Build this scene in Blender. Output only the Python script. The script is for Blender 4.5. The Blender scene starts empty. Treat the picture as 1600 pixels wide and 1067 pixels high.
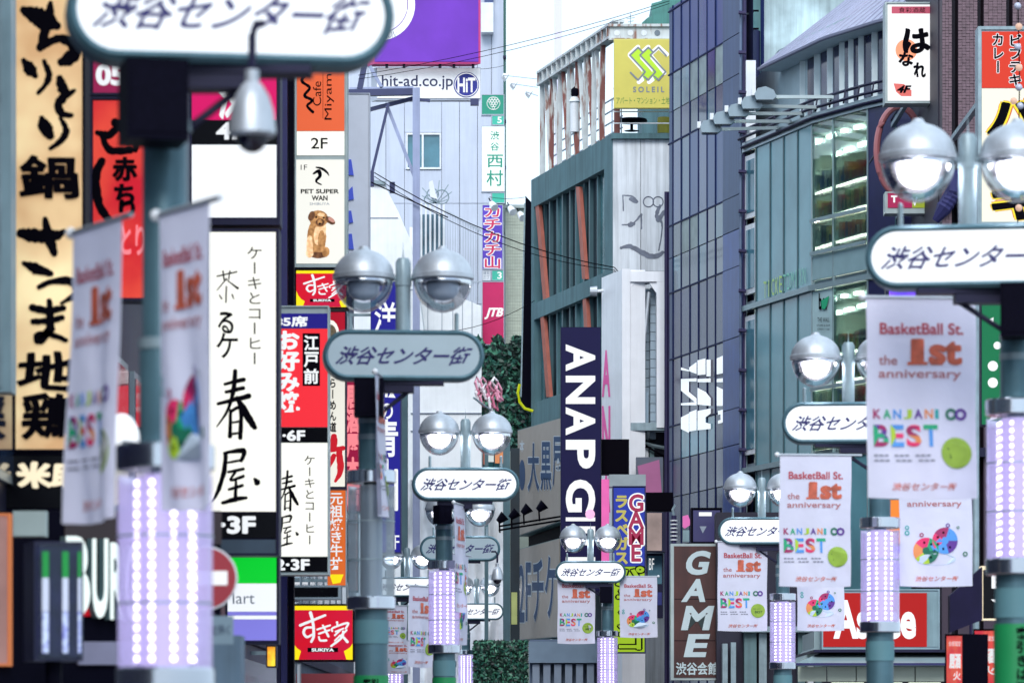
import bpy, math, random
from mathutils import Vector, Matrix
random.seed(7)
R = math.radians
sc = bpy.context.scene
col = sc.collection
# ------------------------------------------------------------------ camera, sky, sun, exposure
F, CX, HY, CZ = 6000.0, 800.0, 1157.0, 1.6
cd = bpy.data.cameras.new('camera'); cam = bpy.data.objects.new('camera', cd); col.objects.link(cam)
cam.location = (0, 0, CZ); cam.rotation_euler = (R(90), 0, 0)
cd.sensor_width = 36; cd.lens = 135; cd.shift_y = (HY-533.5)/1600; cd.clip_end = 6000; cd.clip_start = .5
cd.dof.use_dof = True; cd.dof.focus_distance = 84; cd.dof.aperture_fstop = 3.5
sc.camera = cam
w = bpy.data.worlds.new("World"); sc.world = w; w.use_nodes = True
nt = w.node_tree; nt.nodes.clear()
SUN_EL, SUN_AZ = 40, 184
sky = nt.nodes.new('ShaderNodeTexSky'); sky.sky_type = 'NISHITA'; sky.sun_disc = False
sky.sun_elevation = R(SUN_EL); sky.sun_rotation = R(SUN_AZ)
mx = nt.nodes.new('ShaderNodeMix'); mx.data_type = 'RGBA'; mx.inputs[0].default_value = .93
mx.inputs[7].default_value = (6.5, 8.0, 9.5, 1)            # the overcast veil over the clear sky
bg = nt.nodes.new('ShaderNodeBackground'); bg.inputs[1].default_value = .1
wo = nt.nodes.new('ShaderNodeOutputWorld')
nt.links.new(sky.outputs[0], mx.inputs[6]); nt.links.new(mx.outputs[2], bg.inputs[0]); nt.links.new(bg.outputs[0], wo.inputs[0])
sl = bpy.data.lights.new('sun', 'SUN'); sl.energy = 1.5; sl.angle = R(30); sl.color = (1, .985, .97)
so = bpy.data.objects.new('sun', sl); col.objects.link(so)
az = R(SUN_AZ); el = R(SUN_EL)
sd = Vector((math.sin(az)*math.cos(el), math.cos(az)*math.cos(el), math.sin(el)))
so.rotation_euler = sd.to_track_quat('Z', 'Y').to_euler()
sc.view_settings.view_transform = 'Standard'; sc.view_settings.look = 'None'
sc.view_settings.gamma = 1; sc.view_settings.use_curve_mapping = False
sc.view_settings.exposure = .72
sc.cycles.transparent_max_bounces = 24; sc.cycles.max_bounces = 8; sc.cycles.use_denoising = True
sc.cycles.sample_clamp_indirect = 6

# ------------------------------------------------------------------ materials
def hexc(h, k=1.0):
    h = h.lstrip('#'); v = [int(h[i:i+2], 16)/255 for i in (0, 2, 4)]
    return tuple(min(1, ((c/12.92) if c <= .04045 else ((c+.055)/1.055)**2.4)*k) for c in v)
MC = {}
LK = .58      # output of the backlit faces
def mat(key, c=None, k=1.0, rough=.6, metal=0.0, var=.12, scale=3.0, bump=0.0, bscale=20.0, emit=0.0, streak=0.0, spec=.5, wob=0.0):
    """principled with fine noise in the colour, vertical streaks of dirt, relief"""
    if key in MC: return MC[key]
    m = bpy.data.materials.new(key); m.use_nodes = True; t = m.node_tree; n = t.nodes; L = t.links
    p = n['Principled BSDF']; rgb = hexc(c, k)
    p.inputs['Roughness'].default_value = rough; p.inputs['Metallic'].default_value = metal
    p.inputs['Specular IOR Level'].default_value = spec
    tc = n.new('ShaderNodeTexCoord')
    src = None
    if var > 0:
        no = n.new('ShaderNodeTexNoise'); no.inputs['Scale'].default_value = scale; no.inputs['Detail'].default_value = 6
        L.new(tc.outputs['Object'], no.inputs['Vector'])
        cr = n.new('ShaderNodeMapRange'); cr.inputs[1].default_value = .3; cr.inputs[2].default_value = .7
        cr.inputs[3].default_value = 1-var; cr.inputs[4].default_value = 1+var*.5
        L.new(no.outputs[0], cr.inputs[0]); src = cr.outputs[0]
    if streak > 0:
        mp = n.new('ShaderNodeMapping'); mp.inputs['Scale'].default_value = (6, 6, .25)
        L.new(tc.outputs['Object'], mp.inputs[0])
        n2 = n.new('ShaderNodeTexNoise'); n2.inputs['Scale'].default_value = 1.0; n2.inputs['Detail'].default_value = 8; n2.inputs['Roughness'].default_value = .7
        L.new(mp.outputs[0], n2.inputs['Vector'])
        c2 = n.new('ShaderNodeMapRange'); c2.inputs[1].default_value = .42; c2.inputs[2].default_value = .68
        c2.inputs[3].default_value = 1; c2.inputs[4].default_value = 1-streak
        L.new(n2.outputs[0], c2.inputs[0])
        if src is not None:
            mu = n.new('ShaderNodeMath'); mu.operation = 'MULTIPLY'; L.new(src, mu.inputs[0]); L.new(c2.outputs[0], mu.inputs[1]); src = mu.outputs[0]
        else: src = c2.outputs[0]
    if src is not None:
        vm = n.new('ShaderNodeVectorMath'); vm.operation = 'SCALE'; vm.inputs[0].default_value = rgb
        L.new(src, vm.inputs['Scale']); L.new(vm.outputs[0], p.inputs['Base Color'])
    else: p.inputs['Base Color'].default_value = (*rgb, 1)
    if emit > 0:
        p.inputs['Emission Color'].default_value = (*rgb, 1); p.inputs['Emission Strength'].default_value = emit*LK
    if bump > 0:
        nb = n.new('ShaderNodeTexNoise'); nb.inputs['Scale'].default_value = bscale; nb.inputs['Detail'].default_value = 4
        L.new(tc.outputs['Object'], nb.inputs['Vector'])
        b = n.new('ShaderNodeBump'); b.inputs['Strength'].default_value = bump; b.inputs['Distance'].default_value = .02
        L.new(nb.outputs[0], b.inputs['Height']); L.new(b.outputs[0], p.inputs['Normal'])
    if wob > 0:     # float-glass waviness
        nb = n.new('ShaderNodeTexNoise'); nb.inputs['Scale'].default_value = .9; nb.inputs['Detail'].default_value = 1
        L.new(tc.outputs['Object'], nb.inputs['Vector'])
        b = n.new('ShaderNodeBump'); b.inputs['Strength'].default_value = 1; b.inputs['Distance'].default_value = wob
        L.new(nb.outputs[0], b.inputs['Height']); L.new(b.outputs[0], p.inputs['Normal'])
    MC[key] = m; return m
def lit(key, c=None, s=.8, k=1.0, two=None, tscale=1.2):
    """backlit translucent sign face; two = second print colour mottled into the first"""
    if key in MC: return MC[key]
    m = bpy.data.materials.new(key); m.use_nodes = True; t = m.node_tree; n = t.nodes; L = t.links
    p = n['Principled BSDF']; rgb = hexc(c, k)
    p.inputs['Base Color'].default_value = (*[x*.4 for x in rgb], 1); p.inputs['Roughness'].default_value = .35
    p.inputs['Emission Color'].default_value = (*rgb, 1); p.inputs['Emission Strength'].default_value = s*LK; p.inputs['Specular IOR Level'].default_value = .15
    if two:
        tc = n.new('ShaderNodeTexCoord'); no = n.new('ShaderNodeTexNoise'); no.inputs['Scale'].default_value = tscale; no.inputs['Detail'].default_value = 3
        L.new(tc.outputs['Object'], no.inputs['Vector'])
        r = n.new('ShaderNodeValToRGB'); r.color_ramp.elements[0].position = .35; r.color_ramp.elements[1].position = .62
        r.color_ramp.elements[0].color = (*rgb, 1); r.color_ramp.elements[1].color = (*hexc(two), 1)
        L.new(no.outputs[0], r.inputs[0]); L.new(r.outputs[0], p.inputs['Emission Color']); L.new(r.outputs[0], p.inputs['Base Color'])
    MC[key] = m; return m
def glass(key, tint='#e8f0f4', fac=.12, rough=.02, blend=.35, tintk=1.0, haze=0.0, hazec='#c8b8ff', emit=0.0):
    if key in MC: return MC[key]
    m = bpy.data.materials.new(key); m.use_nodes = True; t = m.node_tree; n = t.nodes; L = t.links; n.clear()
    o = n.new('ShaderNodeOutputMaterial'); tr = n.new('ShaderNodeBsdfTransparent'); tr.inputs[0].default_value = (*hexc(tint, tintk), 1)
    gl = n.new('ShaderNodeBsdfGlossy'); gl.inputs['Roughness'].default_value = rough
    lw = n.new('ShaderNodeLayerWeight'); lw.inputs[0].default_value = blend
    ad = n.new('ShaderNodeMath'); ad.operation = 'MULTIPLY_ADD'; ad.inputs[1].default_value = .75; ad.inputs[2].default_value = fac
    L.new(lw.outputs['Fresnel'], ad.inputs[0]); ad.use_clamp = True
    mxs = n.new('ShaderNodeMixShader'); L.new(ad.outputs[0], mxs.inputs[0]); L.new(tr.outputs[0], mxs.inputs[1]); L.new(gl.outputs[0], mxs.inputs[2])
    out = mxs.outputs[0]
    if haze > 0:
        p = n.new('ShaderNodeBsdfPrincipled'); p.inputs['Base Color'].default_value = (*hexc(hazec), 1); p.inputs['Roughness'].default_value = .3
        p.inputs['Emission Color'].default_value = (*hexc(hazec), 1); p.inputs['Emission Strength'].default_value = emit
        m2 = n.new('ShaderNodeMixShader'); m2.inputs[0].default_value = haze
        L.new(out, m2.inputs[1]); L.new(p.outputs[0], m2.inputs[2]); out = m2.outputs[0]
    L.new(out, o.inputs[0]); MC[key] = m; return m
def glow(key, c, s):
    if key in MC: return MC[key]
    m = bpy.data.materials.new(key); m.use_nodes = True; n = m.node_tree.nodes; n.clear()
    e = n.new('ShaderNodeEmission'); e.inputs[0].default_value = (*hexc(c), 1); e.inputs[1].default_value = s
    o = n.new('ShaderNodeOutputMaterial'); m.node_tree.links.new(e.outputs[0], o.inputs[0]); MC[key] = m; return m

INK = mat('black_ink', '#07050e', var=0, spec=.03)
NAVY = mat('navy_ink', '#1c1658', var=0)
BLK = mat('black_paint', '#0b0a18', rough=.5, var=.2, spec=.03)
DARK = mat('dark_metal', '#1b1a38', rough=.5, var=.2, spec=.25)
STEEL = mat('galvanised_steel', '#93a6ae', rough=.45, metal=.35, var=.2, scale=6, streak=.25)
TEALP = mat('teal_grey_paint', '#5f7d82', rough=.5, var=.15, scale=4, streak=.3)
SILV = mat('brushed_silver', '#c4cad2', rough=.46, metal=.6, var=.14, scale=6, streak=.22)
CHROME = mat('polished_steel', '#c4c8d0', rough=.16, metal=1, var=.05)
WHT = mat('white_paint', '#e6e9ee', rough=.5, var=.08, streak=.15)
ALU = mat('aluminium_frame', '#9aa8b0', rough=.35, metal=.5, var=.1)
WPRINT = lit('white_print', '#f4f6f8', .8)

# ------------------------------------------------------------------ mesh collecting
LOC = {}
class MB:
    def __init__(s): s.v = []; s.f = []; s.m = []; s.mats = []
    def mi(s, m):
        if m not in s.mats: s.mats.append(m)
        return s.mats.index(m)
    def add(s, vs, fs, m):
        i = len(s.v); s.v += [tuple(v) for v in vs]; k = s.mi(m)
        for f in fs: s.f.append([i+j for j in f]); s.m.append(k)
    def box(s, a, b, m):
        x0, y0, z0 = a; x1, y1, z1 = b
        s.add([(x0,y0,z0),(x1,y0,z0),(x1,y1,z0),(x0,y1,z0),(x0,y0,z1),(x1,y0,z1),(x1,y1,z1),(x0,y1,z1)],
              [(3,2,1,0),(4,5,6,7),(0,1,5,4),(1,2,6,5),(2,3,7,6),(3,0,4,7)], m)
    def bar(s, p, q, r, m, sides=4, r2=None):
        p = Vector(p); q = Vector(q); d = (q-p)
        if d.length < 1e-6: return
        d.normalize(); u = d.cross(Vector((0,0,1)) if abs(d.z) < .9 else Vector((0,1,0))).normalized(); w_ = d.cross(u)
        r2 = r if r2 is None else r2; vs = []
        for c, rr in ((p, r), (q, r2)):
            for i in range(sides):
                a = 2*math.pi*(i+.5)/sides; vs.append(c+u*math.cos(a)*rr+w_*math.sin(a)*rr)
        fs = [(i, (i+1) % sides, sides+(i+1) % sides, sides+i) for i in range(sides)] + [tuple(range(sides))[::-1], tuple(range(sides, 2*sides))]
        s.add(vs, fs, m)
    def tube(s, pts, r, m, sides=8):
        pts = [Vector(p) for p in pts]; vs = []; n = len(pts)
        rs = r if isinstance(r, (list, tuple)) else [r]*n
        for i, p in enumerate(pts):
            d = (pts[min(i+1, n-1)]-pts[max(i-1, 0)]).normalized()
            u = d.cross(Vector((0,0,1)) if abs(d.z) < .95 else Vector((0,1,0))).normalized(); w_ = d.cross(u)
            for k in range(sides):
                a = 2*math.pi*k/sides; vs.append(p+u*math.cos(a)*rs[i]+w_*math.sin(a)*rs[i])
        fs = [(i*sides+k, i*sides+(k+1) % sides, (i+1)*sides+(k+1) % sides, (i+1)*sides+k) for i in range(n-1) for k in range(sides)]
        fs += [tuple(range(sides))[::-1], tuple(range((n-1)*sides, n*sides))]
        s.add(vs, fs, m)
    def lathe(s, c, prof, m, n=24, caps=True):
        c = Vector(c); vs = []
        for r, z in prof:
            for k in range(n): a = 2*math.pi*k/n; vs.append(c+Vector((r*math.cos(a), r*math.sin(a), z)))
        fs = [(i*n+k, i*n+(k+1) % n, (i+1)*n+(k+1) % n, (i+1)*n+k) for i in range(len(prof)-1) for k in range(n)]
        if caps:
            if prof[0][0] > 1e-4: fs.append(tuple(range(n))[::-1])
            if prof[-1][0] > 1e-4: fs.append(tuple(range((len(prof)-1)*n, len(prof)*n)))
        s.add(vs, fs, m)
    def prism(s, mp, poly, o0, o1, m):          # poly in map coordinates, front at o0, back at o1
        n = len(poly); vs = [mp(x, y, o0) for x, y in poly]+[mp(x, y, o1) for x, y in poly]
        s.add(vs, [tuple(range(n)), tuple(range(n, 2*n))[::-1]]+[(i, i+n, (i+1) % n+n, (i+1) % n) for i in range(n)], m)
    def rect(s, mp, x0, y0, x1, y1, o0, o1, m): s.prism(mp, [(x0,y0),(x1,y0),(x1,y1),(x0,y1)], o0, o1, m)
    def flat(s, mp, poly, o, m): s.add([mp(x, y, o) for x, y in poly], [tuple(range(len(poly)))], m)
    def build(s, name, parent=None, smooth=False, data=None):
        if data is None:
            me = bpy.data.meshes.new(name); L = LOC[parent.name] if parent else getattr(s, 'loc', Vector((0,0,0)))
            me.from_pydata([(v[0]-L[0], v[1]-L[1], v[2]-L[2]) for v in s.v], [], s.f)
            for m in s.mats: me.materials.append(m)
            if len(s.mats) > 1: me.polygons.foreach_set('material_index', s.m)
            if smooth:
                me.polygons.foreach_set('use_smooth', [len(f) <= 4 for f in s.f])
                if smooth != 'all' and hasattr(me, 'set_sharp_from_angle'): me.set_sharp_from_angle(angle=R(38))
            me.update()
        else: me = data
        o = bpy.data.objects.new(name, me); col.objects.link(o)
        if parent: o.parent = parent; LOC[o.name] = LOC[parent.name]
        else: L = getattr(s, 'loc', Vector((0,0,0))); o.location = L; LOC[o.name] = L
        return o
def tag(o, label, cat, group=None):
    o['label'] = label; o['category'] = cat
    if group: o['group'] = group
    return o
def thing(name, label, cat, loc=(0,0,0), group=None):
    o = bpy.data.objects.new(name, None); col.objects.link(o); o.location = loc; LOC[o.name] = Vector(loc); o.empty_display_size = .2
    return tag(o, label, cat, group)
def struct(name, mb, kind='structure'):
    o = mb.build(name); o['kind'] = kind; return o
def copy_tree(o, loc=None, label=None, parent=None):
    c = o.copy(); col.objects.link(c); c.parent = parent
    if loc is not None: c.location = loc
    if label: c['label'] = label
    for ch in [x for x in o.children]: copy_tree(ch, parent=c)
    return c

# planes the photograph's points are put on: each is a real upright wall in the street
class Pl:
    def __init__(s, P0, P1):
        s.o = Vector((P0[0], P0[1])); d = Vector((P1[0]-P0[0], P1[1]-P0[1])); s.len = d.length; s.d = d.normalized()
        s.n = Vector((-s.d.y, s.d.x))
        if s.n.dot(-s.o) < 0: s.n = -s.n
    def __call__(s, px, py, off=0):
        rx = (px-CX)/F; rz = (HY-py)/F; t = s.o.dot(s.n)/(rx*s.n.x+s.n.y)
        return Vector((rx*t+s.n.x*off, t+s.n.y*off, CZ+rz*t))
    def sz(s, a, z, off=0): return Vector((s.o.x+s.d.x*a+s.n.x*off, s.o.y+s.d.y*a+s.n.y*off, z))
    def s_at(s, px): p = s(px, 500); return (Vector((p.x, p.y))-s.o).dot(s.d)
def cp(D): return Pl((-50, D), (50, D))
def W(px, py, D): return Vector(((px-CX)/F*D, D, CZ+(HY-py)/F*D))
def zof(py, D): return CZ+(HY-py)/F*D

# ------------------------------------------------------------------ lettering
GC = {}
def glyph(s, b):
    if (s, b) in GC: return GC[(s, b)]
    if b >= .04 or (b >= .024 and any(ord(ch) > 255 for ch in s)):      # heavy weight: the outline repeated round a small circle
        v0, f0 = glyph(s, .012); vs = []; fs = []; rr = b-.012
        for k in range(9):
            dx, dy = (0, 0) if k == 8 else (rr*math.cos(k*math.pi/4), rr*math.sin(k*math.pi/4))
            n = len(vs); vs += [(x+dx, y+dy, k*.0003) for x, y, _ in v0]; fs += [tuple(n+i for i in f) for f in f0]
        GC[(s, b)] = (vs, fs); return GC[(s, b)]
    c = bpy.data.curves.new('g', 'FONT'); c.body = s; c.resolution_u = 4; c.offset = b
    o = bpy.data.objects.new('g', c); me = o.to_mesh()
    r = ([(v.co.x, v.co.y, 0) for v in me.vertices], [tuple(p.vertices) for p in me.polygons])
    o.to_mesh_clear(); bpy.data.objects.remove(o); bpy.data.curves.remove(c); GC[(s, b)] = r; return r
def T(mb, mp, s, rect, m, b=.015, off=.006, shear=0, rot='', wob=0):
    vs, fs = glyph(s, b); x0, y0, x1, y1 = rect
    a0 = min(v[0] for v in vs); a1 = max(v[0] for v in vs); b0 = min(v[1] for v in vs); b1 = max(v[1] for v in vs); out = []
    for x, y, lz in vs:
        u = (x-a0)/(a1-a0); v = (y-b0)/max(b1-b0, 1e-5)
        if wob: u, v = u+wob*math.sin(v*5+u*3+x0), v+wob*math.sin(u*6+1.3+y0)
        if rot == 'cw': X = x0+v*(x1-x0); Y = y0+u*(y1-y0)
        elif rot == 'ccw': X = x0+(1-v)*(x1-x0); Y = y1-u*(y1-y0)
        else: X = x0+u*(x1-x0)+shear*(v-.5)*(y1-y0); Y = y1-v*(y1-y0)
        out.append(mp(X, Y, off+lz))
    mb.add(out, fs, m)
def V(mb, mp, s, rect, m, b=.02, off=.006, fill=.94):
    x0, y0, x1, y1 = rect; h = (y1-y0)/len(s); w_ = x1-x0
    for i, ch in enumerate(s):
        if ch == ' ': continue
        vs, fs = glyph(ch, b); out = []; asc = ord(ch) < 256
        if asc: cx = (min(v[0] for v in vs)+max(v[0] for v in vs))/2; cy = .36
        for x, y, lz in vs:
            if asc: x = .5+(x-cx)*1.25; y = .38+(y-cy)*1.25
            u = x-.5; v = y-.38
            if ch in 'ー-': u, v = v, -u
            out.append(mp(x0+w_/2+u*w_*fill, y0+h*(i+.5)-v*h*fill, off+lz))
        mb.add(out, fs, m)
def crom(pts, k=6):
    out = []
    for i in range(len(pts)-1):
        p0 = pts[max(i-1, 0)]; p1 = pts[i]; p2 = pts[i+1]; p3 = pts[min(i+2, len(pts)-1)]
        for j in range(k):
            t = j/k
            out.append(tuple(.5*((2*p1[a])+(-p0[a]+p2[a])*t+(2*p0[a]-5*p1[a]+4*p2[a]-p3[a])*t*t+(-p0[a]+3*p1[a]-3*p2[a]+p3[a])*t**3) for a in range(3)))
    out.append(tuple(pts[-1])); return out
def brush(mb, mp, pts, m, off=.006, rnd=.12):
    """one brush stroke: (x, y, half width) points"""
    P = crom(pts) if len(pts) > 2 else [tuple(pts[0][a]*(1-t/5)+pts[-1][a]*t/5 for a in range(3)) for t in range(6)]
    L = []; Rr = []
    for i, p in enumerate(P):
        q = P[min(i+1, len(P)-1)]; o = P[max(i-1, 0)]; dx, dy = q[0]-o[0], q[1]-o[1]; l = math.hypot(dx, dy) or 1
        wl = p[2]*(1+random.uniform(-rnd, rnd)); wr = p[2]*(1+random.uniform(-rnd, rnd))
        L.append((p[0]-dy/l*wl, p[1]+dx/l*wl)); Rr.append((p[0]+dy/l*wr, p[1]-dx/l*wr))
    vs = [mp(x, y, off) for x, y in L+Rr]; n = len(P)
    fs = [(i, i+1, n+i+1, n+i) for i in range(n-1)]
    for e, q in ((0, P[1]), (n-1, P[-2])):       # rounded ends, butted against the stroke
        c = P[e]; a0 = math.atan2(c[1]-q[1], c[0]-q[0]); k0 = len(vs)
        arc = [(c[0]+math.cos(a0+R(t))*c[2]*.95, c[1]+math.sin(a0+R(t))*c[2]*.95) for t in (-60, -25, 25, 60)]
        vs += [mp(x, y, off) for x, y in arc]; fs.append((n+e, k0, k0+1, k0+2, k0+3, e) if e else (e, k0, k0+1, k0+2, k0+3, n+e))
    mb.add(vs, fs, m)
def sub(mp, x0, y0, x1, y1):                     # unit box inside a map
    return lambda x, y, o=0: mp(x0+x*(x1-x0), y0+y*(y1-y0), o)
def S2(mb, mp, box, strokes, m, off, wk=1):
    x0, y0, x1, y1 = box; s = sub(mp, x0, y0, x1, y1); asp = (x1-x0)/(y1-y0)
    q = lambda x, y, o=0: mp(x0+x*(x1-x0), y0+y*(x1-x0)/1.0, o)
    for i, st in enumerate(strokes):
        P = [(x, y/asp, w_*wk) for x, y, w_ in st]
        brush(mb, q, P, m, off+i*.0006)
HARU = [[(.25,.2,.02),(.8,.13,.03)], [(.28,.32,.02),(.78,.26,.03)], [(.05,.5,.02),(.95,.38,.035)],
        [(.55,0,.03),(.5,.3,.03),(.33,.6,.02),(.02,.85,.008)], [(.6,.4,.02),(.8,.6,.05),(1.1,.85,.035),(1.15,.84,.01)],
        [(.42,.6,.02),(.4,1.0,.028)], [(.42,.62,.02),(.7,.58,.025),(.7,1.02,.03)], [(.45,.79,.015),(.66,.77,.015)], [(.44,.96,.015),(.66,.95,.015)]]
YA = [[(.25,.05,.02),(.85,0,.04),(.78,.2,.025)], [(.3,.24,.015),(.78,.19,.02)], [(.3,.06,.03),(.25,.4,.035),(.05,.8,.03),(-.12,1.0,.01)],
      [(.38,.42,.02),(.85,.36,.025)], [(.6,.42,.02),(.45,.58,.02),(.85,.5,.025)], [(.4,.76,.02),(.82,.68,.025)], [(.62,.6,.02),(.6,.97,.03)],
      [(.2,1.02,.025),(.6,.95,.035),(.95,.92,.02)], [(1.2,.55,.02),(1.28,.62,.05)]]
CHA = [[(.1,.15,.02),(.95,.02,.02)], [(.35,0,.02),(.4,.25,.02)], [(.65,0,.02),(.6,.25,.015)], [(.5,.22,.02),(.1,.55,.012)], [(.5,.25,.01),(1,.5,.03)], [(.5,.45,.02),(.48,.9,.02)], [(.2,.7,.015),(.3,.8,.02)], [(.75,.68,.02),(.82,.8,.015)]]
SUKI = [[(265,545,13),(500,450,11)], [(362,425,16),(385,520,13),(392,640,13),(370,700,12)], [(385,565,10),(320,570,12),(298,615,13),(330,655,12),(385,628,10)],
        [(425,585,9),(545,545,9)], [(440,625,9),(540,590,9)], [(478,545,9),(530,650,11)], [(440,655,9),(455,688,10),(510,688,11)],
        [(610,515,11),(615,548,9)], [(566,600,9),(572,570,9),(710,522,10),(690,575,9)], [(595,605,8),(670,575,8)], [(640,590,9),(590,640,9)],
        [(665,600,9),(655,660,11),(555,742,10)], [(655,640,9),(708,702,13)], [(700,590,9),(640,650,9)], [(640,640,8),(590,690,8)]]

# ------------------------------------------------------------------ signboards
LWX = -3.95                                     # street face of the buildings on the near side
class Board:
    """a boxed signboard; coordinates are the photograph's pixels on the sign's own upright plane"""
    def __init__(s, name, label, cat, x0, y0, x1, y1, D=None, depth=.3, frame=None, group=None, pl=None, fr=3, bracket=None):
        s.pl = pl or cp(D); s.x0, s.y0, s.x1, s.y1 = x0, y0, x1, y1
        s.root = thing(name, label, cat, s.pl((x0+x1)/2, y1, -depth/2), group)
        f = frame or DARK; mb = MB()
        mb.rect(s.pl, x0, y0, x1, y1, 0, -depth, f); mb.build('casing', s.root)
        if fr:
            mb = MB()
            mb.rect(s.pl, x0, y0, x1, y0+fr, .03, .001, f); mb.rect(s.pl, x0, y1-fr, x1, y1, .03, .001, f)
            mb.rect(s.pl, x0, y0+fr, x0+fr, y1-fr, .03, .001, f); mb.rect(s.pl, x1-fr, y0+fr, x1, y1-fr, .03, .001, f)
            mb.build('frame', s.root)
        if bracket is not None:
            zt = s.pl(x0, y0+.12*(y1-y0)).z; zb = s.pl(x0, y0+.85*(y1-y0)).z; a = s.pl(x0, y1, -depth/2)
            for z in (zt, zb):
                mb = MB(); mb.bar((bracket, a.y, z), (a.x+.02, a.y, z), .04, STEEL); mb.build('bracket', s.root)
    def panel(s, x0, y0, x1, y1, m, o=.018, name='panel'):
        mb = MB(); mb.rect(s.pl, x0, y0, x1, y1, o, .002, m); s.last = mb.build(name, s.root); return s.last
    def let(s, fn, name='lettering', parent=None):
        mb = MB(); fn(mb, s.pl); return mb.build(name, parent or s.last)

# ================================================================== GROUND
mb = MB(); mb.box((-1500, -300, -.5), (1500, 2500, 0), mat('asphalt', '#4a4c50', .9, rough=.9, var=.3, scale=.7, bump=.4, bscale=60)); struct('ground', mb)
mb = MB(); mb.box((-3.9, 0, .001), (-1.9, 140, .13), mat('paving', '#8d8c90', .8, rough=.85, var=.25, scale=2)); struct('pavement', mb)
mb = MB(); mb.prism(lambda x, y, o: Vector((x, y, o)), [(3.6, 0), (9.5, 0), (9.5, 60), (7.2, 81), (5.1, 88), (2, 100), (-.3, 109), (-1.2, 104), (1.4, 90), (3.6, 60)], .13, .001, mat('paving')); struct('pavement', mb)
mb = MB(); mb.box((-1.9, 0, .004), (3.6, 85, .008), mat('road_surface', '#7c6e6c', .6, rough=.85, var=.2, scale=1.5)); struct('road', mb)

# ================================================================== LEFT ROW OF BUILDINGS (their street faces)
def left_building(label, y0, y1, h, cwall, storey, cglass, x=LWX):
    t = thing('shop_building', label, 'building', (x-4, (y0+y1)/2, 0))
    mb = MB(); mb.box((x-10, y0+.02, 0), (x, y1-.02, h), cwall); mb.build('wall', t)
    mb = MB(); mb.box((x-10.1, y0-.0, h), (x+.12, y1, h+.35), DARK); mb.build('parapet', t)
    n = max(2, int((y1-y0)/2.6)); me = None; me2 = None
    for f in range(int((h-3.4)//storey)):
        z = 3.6+f*storey
        mb = MB(); mb.box((x, y0+.02, z-.55), (x+.08, y1-.02, z-.35), DARK); mb.build('ledge', t)
        for i in range(n):
            ya = y0+(y1-y0)*(i+.12)/n; yb = y0+(y1-y0)*(i+.88)/n
            mb = MB(); mb.box((x, ya, z), (x+.05, yb, z+storey*.55), ALU); wf = mb.build('window', t)
            mb = MB(); mb.box((x+.051, ya+.07, z+.07), (x+.06, yb-.07, z+storey*.55-.07), cglass); mb.build('pane', wf)
    mb = MB(); mb.box((x, y0+.3, .1), (x+.06, y1-.3, 2.8), mat('shopfront_dark', '#191830', rough=.2, var=.2)); mb.build('shopfront', t)
GL = mat('window_glass_dark', '#24324a', rough=.06, var=.25, spec=1, wob=.004)
left_building('dark navy clad building beside the gold calligraphy sign', 12, 34, 15, mat('clad_navy', '#1a1a33', rough=.4, var=.2, streak=.3), 3.1, GL)
left_building('deep violet panelled building behind the tall cake and coffee sign', 34, 50, 16.5, mat('clad_violet', '#231f40', rough=.5, var=.2, streak=.3), 3.3, GL)
left_building('dark steel fronted building behind the pet shop and okonomiyaki signs', 50, 68, 17, mat('clad_steel', '#2b2a4a', rough=.4, var=.2, streak=.4), 3.2, GL)
left_building('grey blue building behind the tall blue suit shop sign', 68, 96, 16, mat('clad_greyblue', '#56647a', rough=.6, var=.2, streak=.4), 3.2, GL)

# --- gold calligraphy sign
G = Board('vertical_sign', 'tall gold illuminated sign with heavy black brush calligraphy', 'sign', 20, -60, 133, 706, 30, .35, BLK, fr=4, bracket=LWX-.05)
GOLD = lit('gold_print', '#f4dcaa', .7, two='#c69c70', tscale=1.1)
G.panel(25, -56, 129, 702, GOLD)
def goldtext(mb, p):
    z1 = lambda pts: [(x*.375, y*.375, w_*.375) for x, y, w_ in pts]
    z2 = lambda pts: [(x*.375, 350+y*.375, w_*.375) for x, y, w_ in pts]
    st = [z1(s) for s in (
        [(100,45,18),(140,65,36),(200,92,38),(240,112,18)], [(212,15,10),(205,70,22),(190,130,20),(168,205,16)], [(180,195,18),(250,165,18),(310,195,24),(300,240,30),(258,262,20)],
        [(100,255,12),(125,290,28),(150,320,12)], [(185,258,10),(205,310,14),(195,350,12),(160,392,8)],
        [(250,330,16),(262,370,22),(280,400,16)], [(312,380,8),(265,410,18),(243,445,18),(262,478,16),(300,484,10)],
        [(175,495,12),(188,530,28),(212,570,18)], [(252,495,8),(277,545,14),(255,590,14),(210,622,8)],
        [(90,975,22),(150,985,30),(230,985,24),(268,965,10)], [(190,915,12),(205,985,24),(228,1060,14)])]
    st += [z2(s) for s in (
        [(100,165,10),(150,188,24),(215,210,12)], [(165,265,12),(220,242,14),(300,242,18),(318,290,14),(258,332,8)],
        [(135,350,16),(200,362,16),(268,352,12)], [(140,408,14),(200,405,14),(262,392,12)], [(207,322,12),(210,380,16),(212,440,20)], [(212,440,18),(170,490,16),(155,470,14),(200,458,14),(278,486,10)])]
    for i, s in enumerate(st): brush(mb, p, s, INK, .021+i*.0007, .16)
    T(mb, p, '鍋', (30, 244, 124, 312), INK, .036, .034, wob=.015)
    T(mb, p, '地', (28, 550, 122, 612), INK, .036, .034, wob=.02)
    T(mb, p, '鶏', (34, 614, 118, 688), INK, .036, .034, wob=.015)
G.let(goldtext, 'brush_lettering')
B = Board('shop_sign', 'black sign with fat cream characters below the gold sign', 'sign', -25, 708, 133, 798, 30, .35, BLK, fr=3, bracket=LWX-.05)
B.panel(-20, 712, 129, 794, mat('black_acrylic', '#07060d', rough=.2, var=0, spec=.15))
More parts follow.
